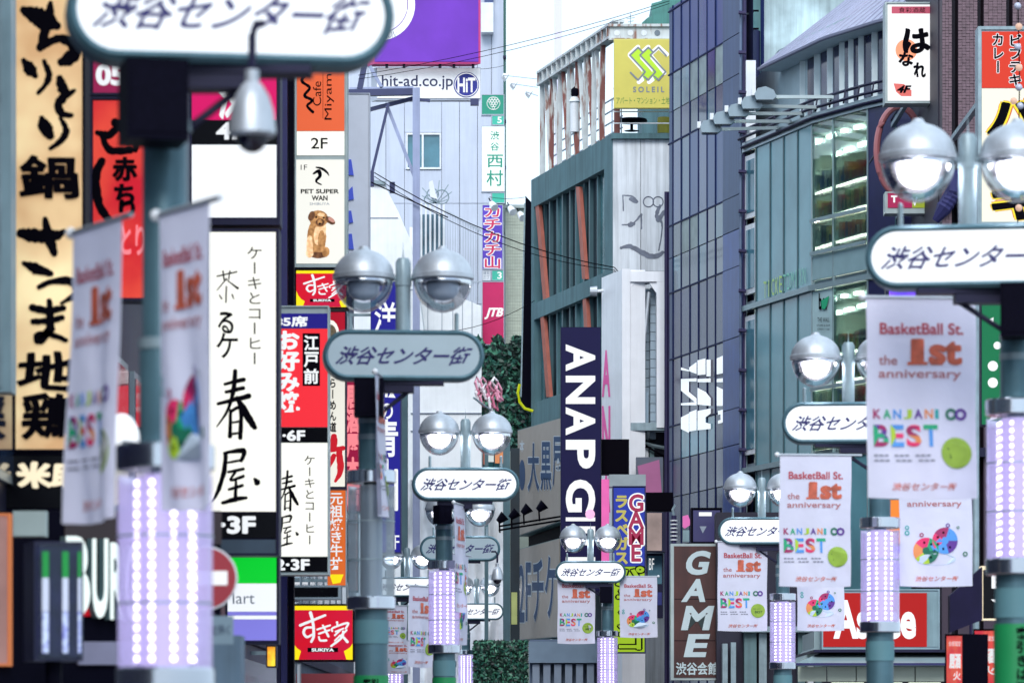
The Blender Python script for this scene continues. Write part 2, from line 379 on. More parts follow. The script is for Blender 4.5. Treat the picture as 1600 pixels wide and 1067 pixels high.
B.let(lambda mb, p: T(mb, p, '米助', (26, 722, 134, 764), lit('cream_lit', '#ffeecb', .9), .055, .03, wob=.02))

# --- red signs at the far side of the front pole
B = Board('vertical_sign', 'red upright sign with black brush writing beside the gold sign', 'sign', 140, 152, 292, 470, 35, .3, DARK, fr=4)
B.panel(146, 158, 288, 466, lit('red_print', '#c41c2c', .6, two='#dc4838', tscale=1.4))
def redtext(mb, p):
    for i, s in enumerate(([(152,208,4),(170,212,7),(185,198,4)], [(160,212,4),(172,235,6),(205,236,5)], [(180,192,7),(196,205,9),(200,225,5)], [(196,200,4),(212,222,6),(212,236,4)],
              [(160,252,6),(150,278,7),(155,320,7),(172,345,5)])): brush(mb, p, s, INK, .021+i*.0007)
    V(mb, p, '赤ち', (175, 245, 216, 325), INK, .05, .027)
    T(mb, p, 'り', (186, 312, 212, 342), INK, .05, .027); T(mb, p, 'とり', (190, 352, 226, 400), lit('pink_lit', '#ff8c94', .8), .03, .027)
B.let(redtext, 'brush_lettering')
B = Board('shop_sign', 'crimson sign with white numerals above the red brush sign', 'sign', 140, 60, 292, 150, 35, .3, DARK, fr=4)
B.panel(146, 64, 288, 146, lit('crimson_print', '#a8285a', .6))
B.let(lambda mb, p: (T(mb, p, '05', (150, 102, 195, 135), WPRINT, .05, .024), T(mb, p, '㎡の', (196, 106, 228, 133), WPRINT, .03, .024)))
B = Board('vertical_sign', 'magenta sign with white fish figure over a black 4F strip and blank white panel', 'sign', 296, 96, 438, 352, 40, .35, DARK, fr=4)
B.panel(300, 100, 432, 188, lit('magenta_print', '#e0176a', .75), name='magenta_panel')
B.let(lambda mb, p: (T(mb, p, '渋', (342, 116, 386, 186), WPRINT, .045, .024, wob=.04),))
B.panel(300, 189, 432, 226, mat('black_acrylic'), name='floor_panel')
B.let(lambda mb, p: T(mb, p, '4F', (338, 192, 382, 219), WPRINT, .03, .024))
B.panel(294, 227, 432, 340, lit('white_lit', '#f6faff', .95), name='blank_panel')
B = Board('vertical_sign', 'tall cream lit cake and coffee sign with long black brush characters', 'sign', 322, 358, 436, 868, 40, .4, DARK, fr=4, bracket=LWX-.05)
B.panel(327, 363, 431, 799, lit('cream_face', '#fbf9ee', .93), name='cream_panel')
def cake(mb, p):
    V(mb, p, 'ケーキとコーヒー', (384, 384, 412, 572), INK, .004, .022)
    S2(mb, p, (336, 424, 372, 478), CHA, INK, .022, 1.7); T(mb, p, 'る', (340, 488, 366, 522), INK, .02, .022, wob=.04); T(mb, p, 'ケ', (338, 520, 372, 560), INK, .01, .022)
    S2(mb, p, (338, 580, 392, 682), HARU, INK, .022, 2.3); S2(mb, p, (338, 704, 388, 784), YA, INK, .022, 2.2)
B.let(cake, 'brush_lettering')
B.panel(300, 801, 431, 840, mat('black_acrylic'), name='floor_panel')
B.let(lambda mb, p: T(mb, p, '2·3F', (318, 806, 400, 834), WPRINT, .045, .024))
B.panel(327, 843, 431, 864, mat('dull_teal_metal', '#3c4c5c', var=.3, rough=.3), name='lower_band')
B = Board('shop_sign', 'lit convenience store sign with green, white and blue bands', 'sign', 352, 862, 436, 1006, 41, .3, DARK, fr=3)
B.panel(356, 870, 432, 911, lit('green_lit', '#10e03a', .8), name='green_band')
B.panel(356, 911.3, 432, 955, lit('white_lit'), name='white_band')
B.let(lambda mb, p: T(mb, p, 'Mart', (350, 925, 398, 943), mat('grey_print', '#8e98a8', var=0), 0, .022))
B.panel(356, 955.3, 432, 961, lit('blue_lit', '#8a86e8', .8), name='blue_line'); B.panel(356, 961.3, 432, 967, lit('white_lit'), name='white_line'); B.panel(356, 967.3, 432, 1000, lit('blue_lit'), name='blue_band')

# dark steel upright between the sign stacks
t = thing('steel_mast', 'dark navy steel upright between the cake sign and the pet sign', 'mast', W(447, 1157+1.6*113, 53))
for a, b, m_ in ((432, 438, DARK), (439, 449, mat('navy_steel', '#23205a', rough=.35, var=.2)), (450, 459, BLK)):
    mb = MB(); mb.rect(cp(53), a, -80, b, 1157+1.6*6000/53, 0, -.25, m_); mb.build('column', t)

# --- pet / cafe sign stack
B = Board('vertical_sign', 'narrow sign stack with orange cafe panel above a white pet shop panel with puppy', 'sign', 460, 60, 543, 418, 60, .4, mat('sign_frame_grey', '#a8b4b4', rough=.4, var=.15, metal=.2), fr=3, bracket=LWX-.05)
B.panel(464, 64, 538, 205, lit('orange_lit', '#ee6a40', .75), name='cafe_panel')
def cafe(mb, p):
    T(mb, p, 'Cafe', (489, 128, 502, 166), INK, 0, .022, rot='ccw'); T(mb, p, 'Miyama', (507, 103, 522, 188), INK, 0, .022, rot='ccw')
    mb.rect(p, 504.4, 112, 505, 186, .021, .019, INK)
    brush(mb, p, [(476,118,2),(472,128,2.4),(484,138,2.2),(476,150,2.4),(488,158,2.2),(480,166,2),(489,176,2.4)], INK, .022)
B.let(cafe)
B.panel(464, 206, 538, 243, lit('cream_face'), name='floor_panel'); B.let(lambda mb, p: T(mb, p, '2F', (486, 216, 512, 233), INK, .01, .022))
B.panel(462, 250, 538, 412, lit('pet_face', '#f4f2e8', .85), name='pet_panel')
B.let(lambda mb, p: (T(mb, p, '1F', (470, 258, 480, 266), INK, 0, .022), T(mb, p, 'PET SUPER', (470, 296, 530, 303), INK, .03, .022), T(mb, p, 'WAN', (487, 306, 512, 314), INK, .03, .022), T(mb, p, 'SHIBUYA', (484, 317, 515, 321), mat('grey_print'), 0, .022),
   brush(mb, p, [(494,262,1),(503,264,2),(511,270,1.6),(514,275,.6)], INK, .022), brush(mb, p, [(490,272,1.4),(498,268,3),(500,276,2.6),(494,281,1.4)], INK, .0228), brush(mb, p, [(500,276,2.5),(494,284,1.6),(502,289,1)], INK, .0236)))
def puppy(mb, p):
    br = lit('puppy_brown', '#c08c58', .75, two='#8c6038', tscale=14); dk = lit('puppy_dark', '#7c5236', .75, two='#4c3020', tscale=14); li = lit('puppy_cream', '#f0d0a4', .75, two='#d8a878', tscale=14)
    el = lambda cx, cy, rx, ry, o, m, a=0: mb.flat(p, [(cx+rx*math.cos(q)*math.cos(a)-ry*math.sin(q)*math.sin(a)+random.uniform(-.3,.3), cy+rx*math.cos(q)*math.sin(a)+ry*math.sin(q)*math.cos(a)+random.uniform(-.3,.3)) for q in [i*math.pi/9 for i in range(18)]], o, m)
    el(495, 370, 15, 27, .022, br); el(500, 364, 9, 20, .0228, li, .2); el(503, 378, 6, 18, .0236, br); el(484, 385, 5, 17, .0236, li); el(498, 399, 13, 5, .0244, dk)
    el(484, 396, 6, 7, .025, li); el(509, 394, 6, 8, .025, br)
    el(498, 342, 15, 13, .0256, br, .1); el(487, 338, 5, 8, .0262, dk, .4); el(516, 345, 9, 5, .0262, dk, .6); el(518, 344, 6, 3, .0268, lit('puppy_pink', '#d89c8c', .7), .6)
    el(500, 348, 7, 6, .0268, dk); el(500, 347, 4, 3.4, .0274, br); el(494, 340, 1.6, 1.6, .028, INK); el(506, 341, 1.6, 1.6, .028, INK); el(500, 350, 2, 1.5, .028, INK); el(502, 336, 6, 3, .0268, li)
B.let(puppy, 'puppy_picture')

# --- bowl restaurant signs (two alike)
YEL = lit('yellow_lit', '#ffe81a', .85); SRED = lit('bowl_red_lit', '#c40e1a', .8, two='#b01438', tscale=1.2)
def bowl_sign(label, x0, y0, x1, y1, D, br=None):
    B = Board('restaurant_sign', label, 'sign', x0-3, y0-3, x1+3, y1+3, D, .3, BLK, fr=2.6, group='red and yellow bowl restaurant signs', bracket=br)
    q = sub(B.pl, x0, y0, x1, y1); B.panel(x0, y0, x1, y1, YEL, name='yellow_panel')
    pts = [(0,.08),(1,.08),(1,.72)] + [(1-.15*math.sin(a)*1.0+.0, .72+.14*(1-math.cos(a))) for a in (.4, .8, 1.2, 1.57)] + [(.9, 1), (.1, 1)] + [(.15*math.sin(a), .72+.14*(1-math.cos(a))) for a in (1.57, 1.2, .8, .4)] + [(0,.5)]
    pts = [(0,.08),(1,.08),(1,.7),(.96,.77),(.88,.83),(.86,.84),(.9,1),(.13,1),(.17,.84),(.1,.78),(.04,.68),(0,.55)]
    mb = MB(); mb.prism(q, pts, .022, .012, SRED); mb.build('bowl_shape', B.last)
    z = sub(B.pl, x0, y0, x1, y1); g = lambda x, y, o=0: z((x-175)/580, (y-360)/510, o)
    mb = MB()
    for i, s in enumerate(SUKI): brush(mb, g, s, WPRINT, .025+i*.0006, .08)
    mb.rect(g, 335, 757, 620, 798, .026, .024, INK); T(mb, g, 'SUKIYA', (372, 762, 582, 794), WPRINT, .05, .029); mb.build('lettering', B.last)
bowl_sign('small red and yellow bowl restaurant sign under the puppy panel', 463, 423, 541, 480, 60, LWX-.05)
bowl_sign('big red and yellow bowl restaurant sign low beside the unlit lamp pole', 454, 946, 551, 1030, 58, LWX-.05)

# --- okonomiyaki sign with cake sign under it
B = Board('vertical_sign', 'red okonomiyaki sign with white lettering above a smaller cake and coffee panel', 'sign', 428, 478, 514, 898, 51, .4, mat('sign_frame_grey'), fr=2, bracket=LWX-.05)
B.panel(430, 490, 512, 513, lit('indigo_lit', '#26208c', .6), name='seat_panel'); B.let(lambda mb, p: T(mb, p, '85席', (429, 494, 481, 511), WPRINT, .035, .024))
B.panel(430, 514, 512, 667, lit('okono_red', '#f2303c', .85), name='red_panel')
B.let(lambda mb, p: V(mb, p, 'お好み焼', (432, 516, 468, 644), WPRINT, .05, .024, 1.0))
mb = MB(); mb.rect(B.pl, 473, 521, 500, 603, .022, .019, INK); T(mb, B.pl, '江', (475, 524, 498, 548), WPRINT, .03, .025); T(mb, B.pl, '戸', (475, 550, 498, 574), WPRINT, .03, .025); T(mb, B.pl, '前', (475, 576, 498, 600), WPRINT, .03, .025); mb.build('black_label', B.last)
B.panel(430, 668, 512, 691, mat('black_acrylic'), name='floor_panel'); B.let(lambda mb, p: T(mb, p, '5·6F', (426, 672, 477, 689), WPRINT, .04, .024))
B.panel(430, 692, 512, 869, lit('cream_face'), name='cream_panel')
B.let(lambda mb, p: (V(mb, p, 'ケーキとコーヒー', (474, 710, 494, 852), INK, .004, .022), S2(mb, p, (434, 736, 462, 796), HARU, INK, .022, 2.2), S2(mb, p, (434, 806, 458, 852), YA, INK, .022, 2.1)), 'brush_lettering')
B.panel(430, 870, 512, 893, mat('black_acrylic'), name='floor_panel'); B.let(lambda mb, p: T(mb, p, '2·3F', (430, 873, 484, 891), WPRINT, .04, .024))

# --- narrow signs behind
B = Board('vertical_sign', 'slim red and white noodle shop sign tucked behind the okonomiyaki sign', 'sign', 505, 486, 541, 764, 62, .3, DARK, fr=1.5, bracket=LWX-.05)
B.panel(507, 488, 539, 548, lit('ramen_red', '#c41c34', .7), name='red_panel')
def ram(mb, p):
    mb.flat(p, [(516+14*math.cos(a), 522+22*math.sin(a)) for a in [i*math.pi/8 for i in range(16)]], .022, lit('cream_face')); mb.flat(p, [(516+10*math.cos(a), 522+15*math.sin(a)) for a in [i*math.pi/8 for i in range(16)]], .024, mat('noodle', '#b89a70', var=.4, scale=20))
B.let(ram, 'bowl_picture')
B.panel(507, 549, 539, 760, lit('noodle_white', '#f6f2e4', .8), name='white_panel')
B.let(lambda mb, p: (V(mb, p, 'らーめん道', (514, 590, 526, 676), INK, .03, .024), [brush(mb, p, s, lit('red_ink', '#e02030', .6), .024+i*.0006) for i, s in enumerate(([(522,682,5),(520,700,7)], [(512,704,3),(536,700,4)], [(522,712,4),(508,735,5)], [(530,706,5),(532,735,5),(524,752,2)]))]))
B = Board('vertical_sign', 'crimson strip sign with pale vertical writing beside the unlit lamp pole', 'sign', 539, 588, 566, 800, 70, .25, DARK, fr=1, bracket=LWX-.05)
B.panel(540, 590, 565, 798, lit('crimson_strip', '#a81846', .6)); B.let(lambda mb, p: V(mb, p, '居酒屋本店', (541, 600, 562, 790), lit('pink_lit'), .05, .024, 1))
B = Board('vertical_sign', 'orange grilled bowl sign with white vertical writing', 'sign', 511, 762, 541, 916, 64, .25, mat('sign_frame_grey'), fr=1, bracket=LWX-.05)
B.panel(512, 763, 540, 914, lit('grill_orange', '#e87030', .75)); B.let(lambda mb, p: (V(mb, p, '元祖焼き牛丼', (515, 768, 536, 890), WPRINT, .02, .024, 1), mb.flat(p, [(515, 897), (537, 897), (532, 910), (520, 912)], .024, lit('yellow_lit'))))
B = Board('vertical_sign', 'faded salmon strip sign behind the unlit lamp pole', 'sign', 544, 800, 560, 925, 72, .2, TEALP, fr=1, bracket=LWX-.05)
B.panel(545, 802, 559, 922, mat('salmon_print', '#d09a90', var=.2))
B = Board('vertical_sign', 'blank light grey sign panel with blue letter edge beside the puppy sign', 'sign', 541, 146, 578, 446, 68, .3, mat('pale_grey_frame', '#b6bcca', rough=.4, var=.1), fr=1.2, bracket=LWX-.05)
B.panel(543, 149, 576, 444, mat('pale_grey_panel', '#c6cbd8', rough=.5, var=.06))
B.let(lambda mb, p: [mb.prism(p, q, .05, .021, mat('blue_letter', '#3f54c8', var=.05)) for q in ([(543,250),(549,250),(553,275),(543,274)], [(543,300),(551,292),(553,312),(543,314)], [(543,330),(549,330),(552,348),(543,350)], [(543,366),(550,366),(553,390),(543,390)], [(543,402),(550,404),(552,440),(543,442)])])
B = Board('vertical_sign', 'tall deep blue suit shop sign with big white characters', 'sign', 579, 440, 627, 864, 85, .35, mat('blue_frame', '#2a2f70', rough=.4, var=.1), fr=1, bracket=LWX-.05)
B.panel(580, 441, 625, 862, lit('suit_blue', '#2c2aa0', .55))
B.let(lambda mb, p: (T(mb, p, '洋', (585, 472, 620, 520), WPRINT, .02, .024), T(mb, p, '服', (585, 530, 621, 622), WPRINT, .02, .024), T(mb, p, 'の', (594, 630, 614, 655), WPRINT, .02, .024), T(mb, p, '青', (586, 655, 622, 714), WPRINT, .02, .024), T(mb, p, '山', (586, 716, 622, 798), WPRINT, .035, .024), T(mb, p, '5F', (606, 836, 624, 858), WPRINT, .0, .024)))
# small clutter low between the signs
B = Board('menu_box', 'small yellow and orange lit menu box under the green banded sign', 'light box', 416, 1008, 432, 1042, 44, .2, DARK, fr=1)
B.panel(418, 1010, 430, 1040, lit('menu_orange', '#f09a30', .8, two='#ffe040', tscale=6))
t = thing('shop_awning', 'salmon pink awning under the big bowl restaurant sign', 'awning', W(498, 1067, 60))
mb = MB(); A = W(470, 1056, 60); mb.prism(lambda x, y, o: Vector((x, y, o)), [(A.x-.1, 59.3), (A.x+.9, 59.3), (A.x+.9, 61.5), (A.x-.1, 61.5)], 2.62, 2.56, mat('awning_pink', '#c8585e', var=.1)); mb.build('canopy', t)
mb = MB(); mb.box((A.x-.1, 59.28, 2.35), (A.x+.9, 59.31, 2.64), mat('awning_pink')); mb.build('valance', t)
B = Board('shop_sign', 'long dark fluorescent sign box above the big bowl sign', 'light box', 452, 914, 532, 936, 59, .3, ALU, fr=3, bracket=LWX-.05)
B.panel(456, 918, 528, 932, mat('black_acrylic'))
for a, b in ((445, 462), (464, 470)):
    B = Board('notice_board', 'white notice panel standing below the bowl sign' if a == 445 else 'narrow pale strip beside the white notice panel', 'panel', a, 1036, b, 1080, 57, .1, ALU, fr=.6); B.panel(a+.8, 1037, b-.8, 1079, WHT)

# --- corner lower left: burger letters, display case, no-entry sign
t = thing('burger_sign', 'black fascia with thick white lit letters reading URGER near the display case', 'sign', W(150, 1080, 27))
bp = Pl(W(60, 0, 26.2).xy, W(330, 0, 27).xy)
mb = MB(); mb.rect(bp, -30, 798, 345, 1120, 0, -.3, BLK); mb.build('fascia', t)
mb = MB(); mb.rect(bp, 100, 800, 345, 850, .012, .002, mat('brown_band', '#2c1618', rough=.3, var=.3)); mb.build('upper_band', t)
mb = MB(); mb.rect(bp, 120, 1002, 300, 1038, .03, .002, mat('sill_grey', '#8a88a0', var=.2)); mb.build('sill', t)
BW = lit('burger_white', '#e8f4f0', 1.0)
for ch, a, b, y0, y1 in (('B', 92, 130, 838, 962), ('U', 133, 158, 842, 966), ('R', 161, 182, 848, 968), ('G', 184, 204, 852, 971), ('E', 208, 232, 856, 973), ('R', 236, 262, 858, 974)):
    mb = MB(); vs, fs = glyph(ch, .035); T(mb, bp, ch, (a, y0, b, y1), BW, .035, .1); T(mb, bp, ch, (a, y0, b, y1), mat('letter_side', '#6e8c90', var=.1), .035, .02)
    n = len(mb.v)//2; e = {}
    for f in fs:
        for i in range(len(f)):
            k = (f[i], f[(i+1) % len(f)]); e[k] = 1
    sd_ = [(i, j, j+n, i+n) for (i, j) in e if (j, i) not in e]; k = mb.mi(mat('letter_side'))
    for f in sd_: mb.f.append(list(f)); mb.m.append(k)
    mb.build('letter', t)
mb = MB(); mb.flat(bp, [(134, 940), (140, 962), (128, 962)], .012, lit('red_ink')); mb.build('red_mark', t)
B = Board('notice_board', 'pale notice panel on the black fascia above the display case', 'panel', 20, 798, 72, 838, 25.5, .1, mat('pale_notice', '#aebcb8', var=.15), fr=0); B.panel(21, 799, 71, 837, mat('pale_notice'))
B = Board('display_case', 'tilted dark glass sign box with green, white and violet lit tubes', 'display', 52, 846, 128, 1032, 22.5, .25, mat('case_frame', '#1c1a3e', rough=.3, var=.1), fr=4, pl=Pl(W(52, 0, 22.5).xy, W(128, 0, 22.6).xy))
B.panel(57, 852, 124, 1026, mat('case_back', '#24224a', rough=.3, var=.5, scale=9, spec=.2))
for x in (68, 99, 121):
    for a, b, m_ in ((862, 902, lit('green_tube', '#12a840', .9)), (903, 955, lit('white_tube', '#f2ecff', 1.0)), (956, 1020, lit('violet_tube', '#8e86d8', .8, two='#f4f0ff', tscale=30))):
        mb = MB(); mb.tube([B.pl(x, a, .05), B.pl(x, b, .05)], random.uniform(.016, .02) if x < 120 else .009, m_, 8); mb.build('lit_tube', B.root, True)
mb = MB(); mb.rect(B.pl, 56, 851, 125, 1027, .085, .08, glass('case_glass', fac=.02, blend=.05)); mb.build('glass_front', B.root)
mb = MB(); c_ = B.pl(90, 1032, -.1); mb.bar(c_, (c_.x, c_.y, 0), .05, BLK, 8); mb.build('stand', B.root)
B = Board('vertical_sign', 'orange edged upright sign at the frame edge under the black sign', 'sign', -40, 802, 17, 1040, 26, .2, lit('orange_edge', '#e08858', .6), fr=3); B.panel(-36, 806, 12, 1036, mat('salmon_print'))
t = thing('steel_cabinet', 'pale teal metal panel at the very edge beside the gold sign', 'cabinet', W(-10, 620, 28))
mb = MB(); mb.rect(cp(28), -60, -80, 17, 612, 0, -.3, mat('pale_teal_metal', '#8aa4ac', rough=.35, var=.15, streak=.3)); mb.build('panel', t)
mb = MB(); mb.rect(cp(28), 0, -80, 3, 605, .02, .002, STEEL); mb.build('edge_strip', t)
mb = MB(); mb.bar((LWX, 28.1, zof(300, 28)), (W(-10, 0, 28).x, 28.15, zof(300, 28)), .04, STEEL); mb.build('bracket', t)
# no entry sign
t = thing('road_sign', 'round red no entry sign with white bar on a thin pole', 'road sign', W(330, 1157, 24)*1 - Vector((0, 0, CZ)))
q = cp(24); circ = lambda cx, cy, r, n=36: [(cx+r*math.cos(i*2*math.pi/n), cy+r*math.sin(i*2*math.pi/n)) for i in range(n)]
mb = MB(); mb.prism(q, circ(322, 903, 50), .03, .02, WHT); mb.build('rim', t)
mb = MB(); mb.prism(q, circ(322, 903, 47), .034, .0305, mat('sign_red', '#a8323e', rough=.4, var=.08)); mb.build('disc', t)
mb = MB(); mb.rect(q, 288, 892, 356, 914, .038, .0342, WPRINT); mb.build('bar', t)
mb = MB(); mb.bar(q(322, 845, -.01), (q(322, 0).x, 24.02, 0), .03, TEALP, 10); mb.build('pole', t)
mb = MB(); mb.rect(q, 296, 962, 365, 1006, .03, .01, mat('plate_grey', '#7f96a4', var=.1)); T(mb, q, '自転車を除く', (300, 975, 360, 992), mat('plate_ink', '#46586e', var=0), .02, .034); mb.build('plate', t)
B = Board('traffic_mirror_box', 'blue grey equipment box behind the no entry sign', 'box', 300, 992, 376, 1090, 26, .4, mat('box_bluegrey', '#5c7488', var=.2, streak=.3), fr=0); B.panel(306, 1000, 370, 1086, mat('box_bluegrey'))
t = thing('wall_lamp', 'white oval lit lamp between the two front banners', 'lamp', W(206, 690, 21)); 
mb = MB(); mb.lathe(W(190, 690, 21), [(.001, .155)]+[(.1*math.cos(R(a)), .155*math.sin(R(a))) for a in (75, 60, 45, 30, 15, 0, -15, -30, -45, -60, -75)]+[(.001, -.155)], lit('white_lit'), 20); mb.build('globe', t, 'all')
mb = MB(); mb.bar(W(190, 690, 21), W(262, 700, 19), .012, STEEL); mb.build('arm', t)

# ================================================================== STREET LAMPS
LETNAVY = mat('lamp_navy', '#1f1a60', var=0)
POLE = mat('pole_paint', '#527480', rough=.42, metal=.3, var=.15, scale=5, streak=.25)
CLEAR = glass('globe_glass', '#f4f6fc', .05, .03)
TUBEG = glass('tube_acrylic', '#ece8fa', .05, .05, haze=.13, hazec='#cfc4f2', emit=.5)
TUBEOFF = glass('tube_acrylic_off', '#dfe8ee', .06, .06, haze=.16, hazec='#c0ccd4', emit=0)
LITFACE = lit('lamp_face_lit', '#f4f9ff', .95); OFFFACE = mat('lamp_face_off', '#a4b4bc', rough=.3, var=.06)
LEDM = glow('led', '#f4ecff', 3.8); BULB = glow('bulb_lit', '#fbfaff', 22); BULBOFF = mat('bulb_off', '#c4d0da', rough=.2, var=0)
HALO = glass('halo_shell', '#ffffff', .02, .1, haze=.32, hazec='#fbf6ff', emit=1.1)  # added glowing shell, imitates the soft halo round lit bulbs
CORE = lit('led_core', '#d4c8f4', .7); COREOFF = mat('led_core_off', '#8d9dae', rough=.3, var=.1)
MEC = {}
def cached(key, fn, name, parent, smooth=False):
    if key in MEC:
        o = MB().build(name, parent, data=MEC[key]); return o
    mb = MB(); fn(mb); o = mb.build(name, parent, smooth); MEC[key] = o.data; return o
def lamp(label, D, px, side, yaw=0, sign_on=True, bulbs=True, led_on=True, led_z=2.93, gl_off=0, ind=False, rp=.155, hz=0, th=1.08):
    x = (px-CX)/F*D; t = thing('street_lamp', label, 'street lamp', (x, D, 0), 'twin globe street lamps with oval name signs'); LOC[t.name] = Vector((0, 0, 0))
    ox = (.3 if side > 0 else -.36); LT = led_z+th
    def pole(mb):
        mb.lathe((0,0,0), [(.2,0),(.2,.5),(rp,.55),(rp,led_z-.1),(.07,led_z),(.07,LT),(.12,LT+.1),(.12,LT+.55),(.105,LT+.6),(.105,4.8+hz),(.06,4.9+hz)], POLE, 24)
        mb.lathe((0,0,0), [(rp+.008, led_z-.42), (rp+.008, led_z-.2)], mat('pole_wrap', '#57818a', rough=.6, var=.1), 24)
        for z in (LT+.56, 4.42): mb.lathe((0,0,0), [(.125, z), (.125, z+.05)], STEEL, 20)
    cached(('pole', led_z, th, rp, hz), pole, 'pole', t, True)
    # sign
    cz, cy = 5.2+hz, -.02; hl, hh = .755, .235
    c, s = math.cos(yaw), math.sin(yaw)
    def mp(u, v, o): return Vector((ox+u*c+o*s, cy+u*s-o*c, cz-v))
    def stad(l, h, n=14):
        return [(l-h+h*math.cos(R(a)), h*math.sin(R(a))) for a in [-90+180*i/n for i in range(n+1)]]+[(-l+h+h*math.cos(R(a)), h*math.sin(R(a))) for a in [90+180*i/n for i in range(n+1)]]
    def rim(mb):
        A, Bq, Cq = stad(hl-.025, hh-.025), stad(hl, hh), stad(hl-.05, hh-.05); n = len(A)
        rings = [(Cq, .12), (A, .135), (Bq, .11), (Bq, -.11), (A, -.135), (Cq, -.12)]
        vs = [mp(u, v, o) for P, o in rings for u, v in P]
        mb.add(vs, [(r*n+i, r*n+(i+1) % n, (r+1)*n+(i+1) % n, (r+1)*n+i) for r in range(5) for i in range(n)], POLE)
    sg = cached(('rim', side, yaw, hz), rim, 'sign_frame', t, True)
    fm = LITFACE if sign_on else OFFFACE
    def face(mb): mb.prism(mp, stad(hl-.045, hh-.045), .122, -.122, fm)
    cached(('face', side, yaw, sign_on, hz), face, 'sign_face', t)
    def let(mb): T(mb, mp, '渋谷センター街', (-.61, -.08, .61, .095), LETNAVY, .0215, .126, shear=.5)
    cached(('let', side, yaw, hz), let, 'lettering', t)
    def br(mb):
        mb.box((min(0, ox)-.1, -.09, 4.86+hz), (max(0, ox)+.1, .09, 4.955+hz), DARK); mb.box((ox-.38, -.1, 4.93+hz), (ox+.38, .1, 4.966+hz), DARK)
        mb.bar((0, 0, 4.6+hz), (ox*1.2, 0, 4.88+hz), .02, DARK, 6)
    cached(('bracket', side, hz), br, 'sign_bracket', t)
    def mast(mb):
        mb.lathe((ox,0,hz), [(.07,5.43),(.07,5.86),(.078,5.86),(.078,5.93),(.072,5.93),(.072,6.08),(.05,6.12),(.008,6.125),(.003,6.2),(.001,6.27)], STEEL, 16)
        mb.bar((ox-.37, 0, 5.93+hz), (ox+.37, 0, 5.93+hz), .022, STEEL, 8)
        for k in (-1, 1): mb.lathe((ox+k*.5, 0, hz), [(.02, 5.43), (.02, 5.6), (.001, 5.61)], STEEL, 8)
    cached(('mast', side, hz), mast, 'globe_mast', t, True)
    for k in (-1, 1):
        gx = ox+k*.37
        def dome(mb):
            mb.lathe((gx,0,5.93+hz), [(.001,.305),(.035,.302),(.045,.285),(.055,.27)]+[(.283*math.sin(R(a)), .02+.25*math.cos(R(a))) for a in (16, 26, 36, 46, 56, 66, 76, 85)]+[(.288,.04),(.292,.035),(.292,-.005),(.27,-.015),(.12,-.01),(.001,-.005)], SILV, 32)
        dm = cached(('dome', side, k, hz), dome, 'globe_cap', t, True)
        def gl(mb): mb.lathe((gx,0,5.93+hz), [(.278,.0)]+[(.278*math.cos(R(a)), -.0-.32*math.sin(R(a))) for a in (12, 24, 36, 48, 60, 72, 82)]+[(.001,-.32)], CLEAR, 32)
        cached(('glass', side, k, hz), gl, 'globe_glass', t, 'all')
        def ring(mb):
            mb.lathe((gx,0,5.93+hz), [(.215,-.02),(.215,-.035),(.16,-.04),(.16,-.02)], CHROME, 24, False); mb.lathe((gx,0,5.93+hz), [(.268,-.02),(.268,-.04),(.25,-.045)], CHROME, 24, False)
        cached(('ring', side, k, hz), ring, 'reflector', t, True)
        def bulb(mb): mb.lathe((gx,0,5.93+hz), [(.001,-.02),(.13,-.025),(.155,-.07),(.145,-.14),(.1,-.19),(.001,-.21)], BULB if bulbs else BULBOFF, 16)
        cached(('bulb', side, k, bulbs, hz), bulb, 'bulb', t, 'all')
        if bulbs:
            def halo(mb): mb.lathe((gx,0,5.93+hz), [(.2,-.02)]+[(.205*math.cos(R(a)), -.03-.215*math.sin(R(a))) for a in (10, 30, 50, 70)]+[(.001,-.248)], HALO, 24)
            cached(('halo', side, k, hz), halo, 'halo_shell', t, 'all')
    # LED tube
    def acr(mb): mb.lathe((0,0,0), [(.22, led_z+.02), (.22, LT-.02)], TUBEG if led_on else TUBEOFF, 32, False)
    cached(('tube', led_z, th, led_on), acr, 'acrylic_tube', t, True)
    def core(mb): mb.lathe((0,0,0), [(.105, led_z+.02), (.105, LT-.02)], CORE if led_on else COREOFF, 24)
    cached(('core', led_z, th, led_on), core, 'led_core', t, True)
    for nm, z in (('lower_ring', led_z-.1), ('upper_ring', LT)):
        def rg(mb): mb.lathe((0,0,0), [(.222, z), (.23, z+.01), (.23, z+.11), (.222, z+.12)], CHROME, 32)
        cached(('ring', nm, led_z, th), rg, nm, t, True)
    for jj in (1, 2):
        def joints(mb, z=led_z+th*jj/3):
            mb.lathe((0,0,0), [(.221, z), (.2235, z), (.2235, z+.01), (.221, z+.01)], STEEL, 24, False)
        cached(('joint', led_z, th, jj), joints, 'tube_joint', t, True)
